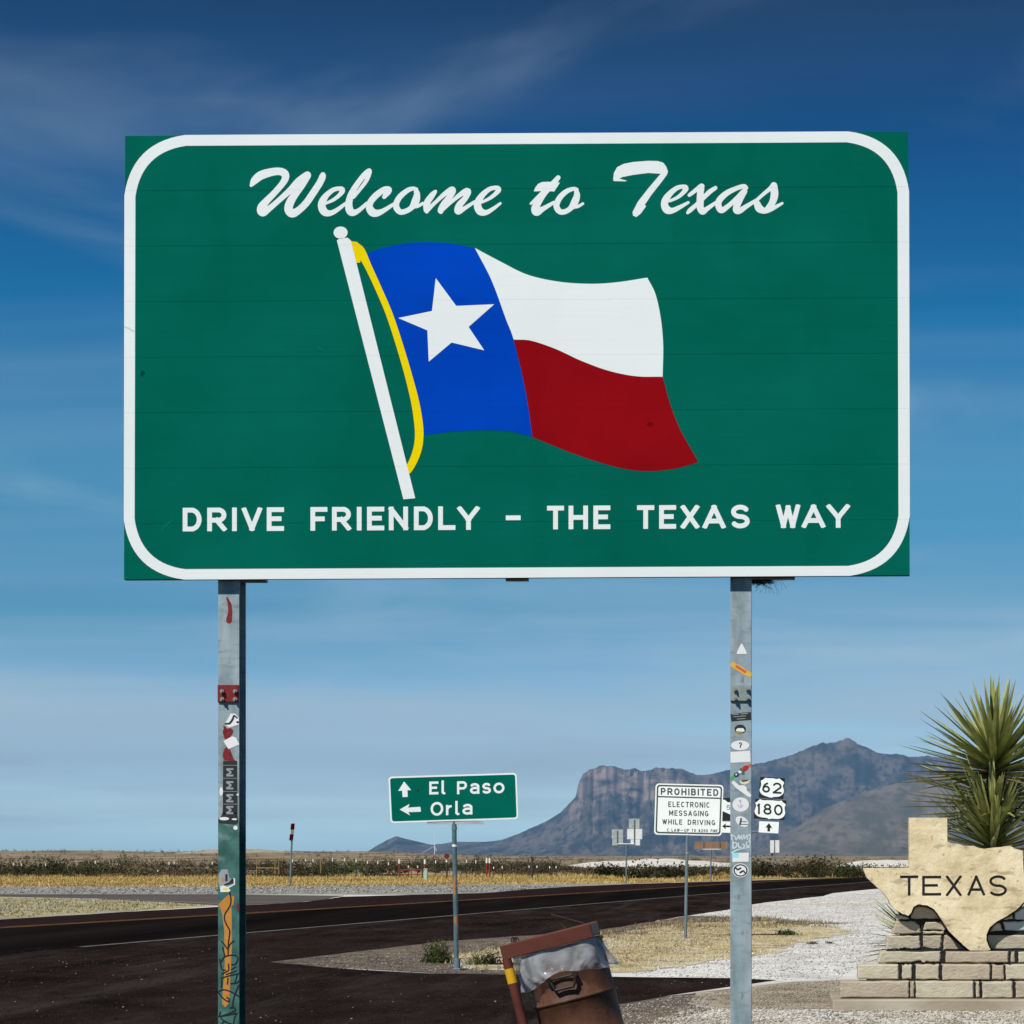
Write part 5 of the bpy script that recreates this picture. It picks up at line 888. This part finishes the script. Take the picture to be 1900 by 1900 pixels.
# drum
DR = .268; CX = .062; tb = thing('trash_barrel', 'rust brown ribbed steel drum used as a trash barrel, leaning in its stand', 'barrel', (O.x + .1, d, 0))
prof = [(-1.19,0),(-1.19,DR-.005),(-1.185,DR),(-.71,DR)] + [(-.71 + .05 * k / 6, DR + .012 * math.sin(math.pi * k / 6)) for k in range(1, 7)] + [(-.418,DR)] + [(-.418 + .034 * k / 6, DR + .011 * math.sin(math.pi * k / 6)) for k in range(1, 7)] + [(-.075,DR),(-.07,DR+.008),(-.055,DR+.008),(-.05,DR),(-.055,DR-.012),(-.35,DR-.014)]
V = []; Fc = []; n = 48
for z_, r_ in prof:
    for k in range(n): q = 2 * math.pi * k / n; V.append(ML @ Vector((CX + r_ * math.cos(q), -.01 + r_ * math.sin(q), z_)))
for i in range(len(prof) - 1):
    for k in range(n): Fc.append((i*n+k, i*n+(k+1) % n, (i+1)*n+(k+1) % n, (i+1)*n+k))
me = mesh('drum', V, Fc, True); obj('drum', me, M_rust, tb)
hp = [(-.135,-.272),(-.128,-.300),(-.10,-.318),(.052,-.300),(.072,-.285),(.075,-.262)]
yd = lambda x_, o_: -.01 - math.sqrt(max(0, (DR + o_)**2 - (x_ - CX)**2))
b = B(); b.tube([ML @ Vector((x_, yd(x_, .030), z_)) for x_, z_ in [(-.045,-.245),(-.03,-.29),(-.02,-.318),(.10,-.318),(.118,-.29),(.125,-.245)]], .0085, 7); b.tube([ML @ Vector((x_, yd(x_, .030), z_)) for x_, z_ in [(-.055,-.246),(.13,-.246)]], .006, 7)
for xx in (-.048, .123): b.tube([ML @ Vector((xx, yd(xx, -.01), -.247)), ML @ Vector((xx, yd(xx, .040), -.247))], .015, 8)
b.build('handle', M_dk, tb)
# liner: thin translucent bag folded over the rim
M_bag = bpy.data.materials.new('thin_plastic_bag'); M_bag.use_nodes = True; t = M_bag.node_tree; N = t.nodes; L = t.links.new; pb = N['Principled BSDF']; pb.inputs['Base Color'].default_value = (.82,.85,.90,1); pb.inputs['Roughness'].default_value = .22; pb.inputs['Specular IOR Level'].default_value = .7
nzb = N.new('ShaderNodeTexNoise'); nzb.inputs['Scale'].default_value = 6; nzb.inputs['Detail'].default_value = 4; nzb.inputs['Distortion'].default_value = 1.5; tcb = N.new('ShaderNodeTexCoord'); L(tcb.outputs['Object'], nzb.inputs[0]); bpb = N.new('ShaderNodeBump'); bpb.inputs['Strength'].default_value = .55; bpb.inputs['Distance'].default_value = .03; L(nzb.outputs[0], bpb.inputs['Height']); L(bpb.outputs[0], pb.inputs['Normal'])
tl = N.new('ShaderNodeBsdfTranslucent'); tl.inputs[0].default_value = (.7,.74,.8,1); tr = N.new('ShaderNodeBsdfTransparent'); m1 = N.new('ShaderNodeMixShader'); m1.inputs[0].default_value = .35; L(pb.outputs[0], m1.inputs[1]); L(tl.outputs[0], m1.inputs[2])
m2 = N.new('ShaderNodeMixShader'); mrb = N.new('ShaderNodeMapRange'); mrb.inputs[1].default_value = .35; mrb.inputs[2].default_value = .65; mrb.inputs[3].default_value = .74; mrb.inputs[4].default_value = .30; L(nzb.outputs[0], mrb.inputs[0]); L(mrb.outputs[0], m2.inputs[0]); L(m1.outputs[0], m2.inputs[1]); L(tr.outputs[0], m2.inputs[2]); L(m2.outputs[0], N['Material Output'].inputs[0])
bag = thing('bin_liner', 'wrinkled translucent plastic liner bag folded over the barrel rim', 'bag', (O.x, d, 1)); V = []; Fc = []; n = 132; nk = 22
def bag_low(q):    # lower edge of the bag round the drum (q = angle, -pi/2 is the front)
    s_ = math.cos(q); return -.245 - .05 * math.exp(-((s_ + .88) / .28) ** 2) - .02 * math.exp(-((s_ - .9) / .2) ** 2) + .035 * math.exp(-((s_ + .05) / .35) ** 2) + .012 * mnoise.noise(Vector((math.cos(q) * 3, math.sin(q) * 3, 5)))
for j in range(nk + 1):
    v = j / nk
    for k in range(n):
        q = 2 * math.pi * k / n; z_ = -.050 + (bag_low(q) + .050) * v; nx_ = Vector((math.cos(q) * 4, math.sin(q) * 4, z_ * 7)); nf = Vector((math.cos(q) * 9 + z_ * 6, math.sin(q) * 9, z_ * 9 + 3))
        r_ = DR + .011 + .012 * v + .026 * (.5 + mnoise.noise(nx_ * .7)) * (.35 + v) + .020 * max(0, 1 - abs(mnoise.noise(nf * .6)) * 4.5) * (.3 + .7 * v) + .02 * max(0, math.cos(q)) * v ** 3
        n_ = 2 + 5 * (1 - v) ** 1.2; sq = 1 / (abs(math.cos(q)) ** n_ + abs(math.sin(q)) ** n_) ** (1 / n_); wq = (1 - v) ** 1.1
        r_ = r_ * (1 - wq) + (.283 + .010 * mnoise.noise(nx_ * .8)) * wq; r_ *= sq; cx_ = .030 * wq + CX * (1 - wq)
        V.append(ML @ Vector((cx_ + r_ * math.cos(q), -.01 + r_ * math.sin(q), z_)))
for k in range(n): q = 2 * math.pi * k / n; V.append(ML @ Vector((CX + (DR - .02) * math.cos(q), -.01 + (DR - .02) * math.sin(q), -.10)))
for j in range(nk):
    for k in range(n): Fc.append((j*n+k, j*n+(k+1) % n, (j+1)*n+(k+1) % n, (j+1)*n+k))
o_ = (nk + 1) * n
for k in range(n): Fc.append((k, o_ + k, o_ + (k+1) % n, (k+1) % n))
obj('film', mesh('film', V, Fc, True), M_bag, bag)

# ------------------------------------------------------------------ stone monument
dA = dist_of(1874); sm = thing('stone_monument', 'stone monument of stacked blocks with a carved state-shaped slab reading TEXAS', 'monument', G(1760, 1874))
M_stone = [mat('limestone_' + str(i), [var(c, .78), c, var(c, 1.14)], 5, 8, 0.9, bump=.8, bscale=18, spec=.1, nrough=.7, stretch=(1, 1, 2), layers=[(var(c, .6), 9, .58, .72, .55, (1, 1, 2.5)), ((.52,.47,.38), 3, .6, .8, .5, (1,1,1))]) for i, c in enumerate([(0.46,0.415,0.315),(0.50,0.455,0.35),(0.42,0.36,0.275),(0.47,0.43,0.335),(0.40,0.335,0.255)])]
M_pale = mat('pale_blue_stone', [(0.36,0.42,0.44),(0.48,0.52,0.52)], 6, 6, .9, bump=.3, bscale=24); M_mortar = mat('black_mortar', [(0.010,0.010,0.012),(0.020,0.019,0.018)], 20, 4, .95, bump=.5, bscale=60)
M_slab = mat('carved_limestone', [(0.44,0.35,0.20),(0.62,0.52,0.33),(0.72,0.63,0.43)], 2.6, 9, 0.9, bump=.9, bscale=11, spec=.15, lo=.28, hi=.6, nrough=.62, layers=[((0.30,0.225,0.13), 3.4, .56, .74, .6, (1,1,1.4)), ((0.13,0.10,0.07), 14, .62, .70, .7, (1,1,1)), ((0.24,0.17,0.09), 7, .58, .68, .55, (.6,1,1.6)), ((0.66,0.50,0.30), 1.6, .55, .72, .4, (1,1,1))])
def jitter(pts, s, seed): r_ = random.Random(seed); return [(x_ + r_.uniform(-s, s), y_ + r_.uniform(-s, s)) for x_, y_ in pts]
def dens(pts, n=3): return [(a_[0] + (b_[0]-a_[0]) * k / n, a_[1] + (b_[1]-a_[1]) * k / n) for a_, b_ in zip(pts, pts[1:] + pts[:1]) for k in range(n)]
sid = [0]
def stone(pts, d, th, mi=None, bev=.012, dense=True):
    sid[0] += 1; pts = jitter(dens(pts, 6) if dense else pts, .75, sid[0]); m = mi if mi is not None and not isinstance(mi, int) else M_stone[sid[0] * 7 % 5 if mi is None else mi]
    return B().prism([P(*p, d + random.uniform(-.008, .008)) if False else P(*p, d) for p in pts], th, bev).build('stone', m, sm)
def rc(xa, ya, xb, yb): return [(xa, ya), (xb, ya), (xb, yb), (xa, yb)]
dB, dC, dW = dA + .16, dA + .34, dA + .56
def mortar(xa, ya, xb, yb, d, th): a_, c_ = P(xa, yb, d), P(xb, ya, d); B().box((a_.x, d + .024, a_.z), (c_.x, d + th, c_.z)).build('mortar', M_mortar, sm)
mortar(1578, 1823, 2150, 1852.5, dA, .29); mortar(1610, 1791, 2120, 1822.5, dB, .30); mortar(1646, 1764.5, 2090, 1790.5, dC, .40); mortar(1672, 1694, 2040, 1764, dW, .35)
for r_ in [(1559,1821.5,1686.5,1851.5),(1689,1822,1696.5,1851),(1699.5,1821.5,1806,1852),(1811,1822.5,1817.5,1851),(1823,1822,1879,1851.5),(1885,1822,1960,1851),(1965,1822,2080,1851)]: stone(rc(*r_), dA + random.uniform(0, .012), .3)
for r_ in [(1592,1790,1667.5,1817),(1674,1791,1692,1816.5),(1699.5,1790.5,1742,1817),(1748.5,1790,1837,1818),(1841.5,1791,1863,1817.5),(1866.5,1790.5,1930,1817.5),(1936,1790,2050,1817)]: stone(rc(*r_), dB + random.uniform(0, .012), .3)
for pts in [[(1634,1766),(1745,1765.5),(1744.5,1785),(1720,1784),(1706,1782),(1690,1786),(1628,1786.5)], rc(1755,1765.5,1871,1786), rc(1876,1766,1883,1785.5), rc(1890,1766,1960,1786), rc(1966,1766,2060,1786)]: stone(pts, dC + random.uniform(0, .012), .3)
for pts, mi in [([(1645,1736),(1706,1736.5),(1708,1760),(1690,1762),(1678,1759),(1668,1762),(1645,1762)], None), ([(1713,1736),(1747,1736),(1746,1755),(1744,1762),(1722,1760),(1713,1757)], None), ([(1752,1736),(1758,1735),(1792,1762),(1751,1762)], None), (rc(1812,1735.5,1964,1761.5), 0),
        ([(1655,1733),(1659,1720),(1663,1709),(1696,1709.5),(1705,1716),(1709,1731),(1700,1732.5)], 2), ([(1713,1724),(1718,1711),(1748,1710),(1756,1724),(1752,1725.5),(1714,1725.5)], 2), (rc(1713,1728,1751,1733), 0), ([(1840,1722),(1848,1712),(1856,1713),(1860,1727),(1836,1728.5)], 3), ([(1861,1711),(1905,1709),(1905,1727.5),(1866,1726)], M_pale), (rc(1908,1709,1980,1731), 1),
        ([(1665,1696),(1674,1698),(1686,1702),(1686,1705),(1663,1705.5)], 3), ([(1690,1704),(1693,1690),(1697,1683),(1704,1681),(1722,1683),(1735,1690),(1742,1700),(1743,1704.5)], 2), ([(1862,1706),(1878,1696),(1880,1705.5)], 3), ([(1883,1693),(1905,1680),(1905,1706),(1884,1706)], M_pale), (rc(1908,1680,1975,1705), 0)]: stone(pts, dW + random.uniform(0, .012), .2, mi)
# concrete footing in front
pf = [G(1590, 1876), G(2150, 1876)]; B().box((P(1545,0,dA-.16).x, dA - .16, -.2), (P(2150,0,dA).x, dA + 1.3, P(0,1853,dA).z), bev=.015).build('footing', M_tan, sm)
# slab with sunk letters
TEX = [(1687,1517.2),(1722,1517),(1757.5,1517.2),(1757.6,1540),(1757.8,1561.8),(1765,1564.5),(1778.5,1566),(1789.5,1569.5),(1807,1569.5),(1818,1574),(1829,1575),(1844.8,1572.8),(1860,1571.7),(1873.5,1569.3),(1884.5,1575),(1897.5,1578.3),(1898.5,1600),(1900,1625),(1906,1645),(1908,1668),(1898,1676),(1884.5,1689),(1866.9,1700.5),(1849,1710),(1836,1721),(1830.4,1734),(1830.4,1745),(1834,1755),(1838,1762),(1831.5,1764.5),(1801,1764.5),(1791.7,1757.3),(1774,1740.8),(1760.8,1727.5),(1745.3,1703),(1734.3,1687.7),(1721,1680),(1703.3,1677.8),(1694.5,1683.3),(1690,1694.4),(1685.6,1698.8),(1674.6,1695.5),(1659,1685.5),(1652.5,1679),(1648,1667.8),(1637,1654.6),(1623.8,1642.4),(1608.3,1628),(1602.8,1614.8),(1601.7,1610.8),(1640,1610.6),(1687.8,1610.4)]
TEXd = []
for a_, b_ in zip(TEX, TEX[1:] + TEX[:1]):
    L_ = math.hypot(b_[0]-a_[0], b_[1]-a_[1]); k_ = max(1, int(L_ / 3)); TEXd += [(a_[0] + (b_[0]-a_[0]) * k / k_ + (0.5 * mnoise.noise(Vector((a_[0]*.3 + k, a_[1], 1)))), a_[1] + (b_[1]-a_[1]) * k / k_ + 0.6 * mnoise.noise(Vector((a_[0] * .3, a_[1] + k, 7)))) for k in range(k_)]
fs = Field(1598, 1513, 1912, 1768, .6); fs.poly(TEXd); ft = Field(1598, 1513, 1912, 1768, .6)
for c, xa, xb, ya, yb in (('T',1670,1704,1624.5,1662),('E',1711,1746.5,1625,1662),('X',1755,1784.5,1624.5,1663),('A',1795,1828,1624.5,1662),('S',1835,1868.5,1624,1663)): glyph(ft, c, xa, xb, ya, yb, 5.1, -.006)
dS = dW - .13; keepf = Field(1598, 1513, 1912, 1768, .6); keepf.a = np.maximum(fs.a, -ft.a); slab = sheet('state_slab', keepf, dS, M_slab, sm, walls=.012)
slab['label'] = 'tan carved stone slab in the outline of the state'
sheet('slab_body', fs, dS + .012, M_slab, sm, walls=.20)
lt = Field(1598, 1513, 1912, 1768, .6); lt.a = ft.a.copy() - .3; sheet('letters', lt, dS + .0105, plain('black_letter_paint', (.010,.011,.014)), slab)['label'] = 'sunken black letters TEXAS'
# black mortar line hugging the slab's lower edge
fm = Field(1598, 1660, 1915, 1770, .6); fp = Field(1598, 1660, 1915, 1770, .6); fp.poly(TEXd); fm.a = fp.a - 3.0 - 1.6 * np.array([[mnoise.noise(Vector((i * .06, j * .06, 2))) for i in range(fm.nx)] for j in range(fm.ny)])
fc = Field(1598, 1660, 1915, 1770, .6); fc.poly([(1668,1692),(1690,1696),(1700,1676),(1740,1676),(1912,1668),(1912,1764.5),(1745,1764.5),(1690,1706)]); fm.a = np.maximum(fm.a, fc.a); sheet('mortar_seam', fm, dW - .006, M_mortar, sm, walls=.03)

# ------------------------------------------------------------------ yuccas
def leaf_mesh(seed):
    r_ = random.Random(seed); bend = r_.uniform(-.03, .05); V = []; Fc = []; secs = [(0,.022),(.12,.031),(.45,.033),(.75,.022),(.93,.009),(1,.0008)]
    for t_, w_ in secs: z_ = bend * t_ * t_; V += [(-w_, t_, z_ + w_ * .45), (0, t_, z_), (w_, t_, z_ + w_ * .45)]
    for i in range(len(secs) - 1):
        for k in (0, 1): Fc.append((3*i+k, 3*i+k+1, 3*i+k+4, 3*i+k+3))
    return mesh('leaf', V, Fc)
M_leaf = mat('yucca_blade', [(0.11,0.135,0.034),(0.25,0.27,0.075),(0.42,0.42,0.15)], 1.6, 4, 0.35, spec=.5, lo=.36, hi=.64); M_leafdry = mat('dry_yucca_blade', [(0.12,0.085,0.03),(0.22,0.16,0.06)], 2, 3, .7)
LM = [leaf_mesh(i) for i in range(4)]
for m_ in LM: m_.materials.append(M_leaf)
LD = leaf_mesh(9); LD.materials.append(M_leafdry)
def head(parent, c, n, l0, l1, e0, e1, seed, az=None, dry=.06):
    r_ = random.Random(seed)
    for k in range(n):
        a_ = k * 2.39996 + r_.uniform(-.25, .25) if az is None else r_.uniform(*az); t_ = (k + .5) / n; e = math.asin(max(-.99, min(.995, math.sin(R(e0)) + (math.sin(R(e1)) - math.sin(R(e0))) * t_ + r_.uniform(-.05, .05)))); Ln = r_.uniform(l0, l1) * (1 - .18 * t_ if e1 > 60 else 1)
        dr = Vector((math.cos(a_) * math.cos(e), math.sin(a_) * math.cos(e), math.sin(e))); side = dr.cross(Vector((0, 0, 1))).normalized() if abs(dr.z) < .99 else Vector((1, 0, 0)); nn = side.cross(dr); M = Matrix((side, dr, nn)).transposed().to_4x4()
        dry_ = (t_ < .22 and r_.random() < dry * 5); o_ = bpy.data.objects.new('leaf', LD if dry_ else LM[k % 4]); COL.objects.link(o_)
        M = Matrix.Translation(c + dr * .05 + Vector((0, 0, .22 * (t_ - .5)))) @ M @ Matrix.Diagonal((Ln * r_.uniform(.85, 1.15), Ln, Ln, 1))
        o_.parent = parent; o_.matrix_parent_inverse = parent.matrix_world.inverted(); o_.matrix_basis = M
d = dW + 1.05; base = P(1846, H0, d); yc = thing('yucca', 'large spiky yucca with stacked heads of dagger leaves behind the monument', 'yucca', (base.x, d, 0))
B().tube([(base.x, d, -.1), P(1846, 1560, d), P(1848, 1420, d), P(1850, 1405, d)], [.16, .13, .10, .05], 10).build('trunk', mat('shaggy_trunk', [(0.05,0.035,0.02),(0.13,0.09,0.05)], 9, 6, .95, bump=.8, bscale=20, stretch=(1,1,.3)), yc)
head(yc, P(1846, 1424, d), 130, .92, 1.14, -8, 87, 1); head(yc, P(1842, 1566, d - .30), 105, .80, 1.00, 4, 86, 2); head(yc, P(1850, 1492, d + .05), 62, 1.0, 1.26, -10, 22, 3, dry=.10)
V = []; Fc = []; r_ = random.Random(8)
for k in range(70):
    up_ = k % 2; c = P(1848, 1424, d) if up_ else P(1842, 1550, d - .2); a_ = r_.uniform(0, 6.283); e = math.asin(r_.uniform(.0, .97)); Ln = r_.uniform(.6, .98) if up_ else r_.uniform(.55, .9); m_ = LM[k % 4]
    dr = Vector((math.cos(a_) * math.cos(e), math.sin(a_) * math.cos(e), math.sin(e))); side = dr.cross(Vector((0, 0, 1))).normalized(); M = Matrix.Translation(c + Vector((0, 0, r_.uniform(-.1, .1)))) @ Matrix((side, dr, side.cross(dr))).transposed().to_4x4() @ Matrix.Diagonal((Ln, Ln, Ln, 1)); n = len(V)
    V += [M @ v.co for v in m_.vertices]; Fc += [tuple(i + n for i in p.vertices) for p in m_.polygons]
stuff(obj('inner_leaves', mesh('inner_leaves', V, Fc), M_leaf, yc))
d = dW + .55; base = P(1692, H0, d); y2 = thing('yucca', 'low spiky yucca rosette poking out left of the monument wall', 'yucca', (base.x, d, 0)); B().tube([(base.x, d, -.1), P(1692, 1745, d)], [.08, .05], 8).build('trunk', M_leafdry, y2)
head(y2, P(1692, 1742, d), 46, .40, .58, -22, 55, 4, az=(R(120), R(250)), dry=.15)
d = dW + .8; base = P(1700, H0, d); y3 = thing('yucca', 'single dry yucca stalk leaves left of the slab panhandle', 'yucca', (base.x, d, 0)); B().tube([(base.x, d, -.1), P(1702, 1560, d)], [.03, .015], 8).build('trunk', M_leafdry, y3)
head(y3, P(1702, 1562, d), 7, .12, .22, 5, 40, 6, az=(R(150), R(200)), dry=1)
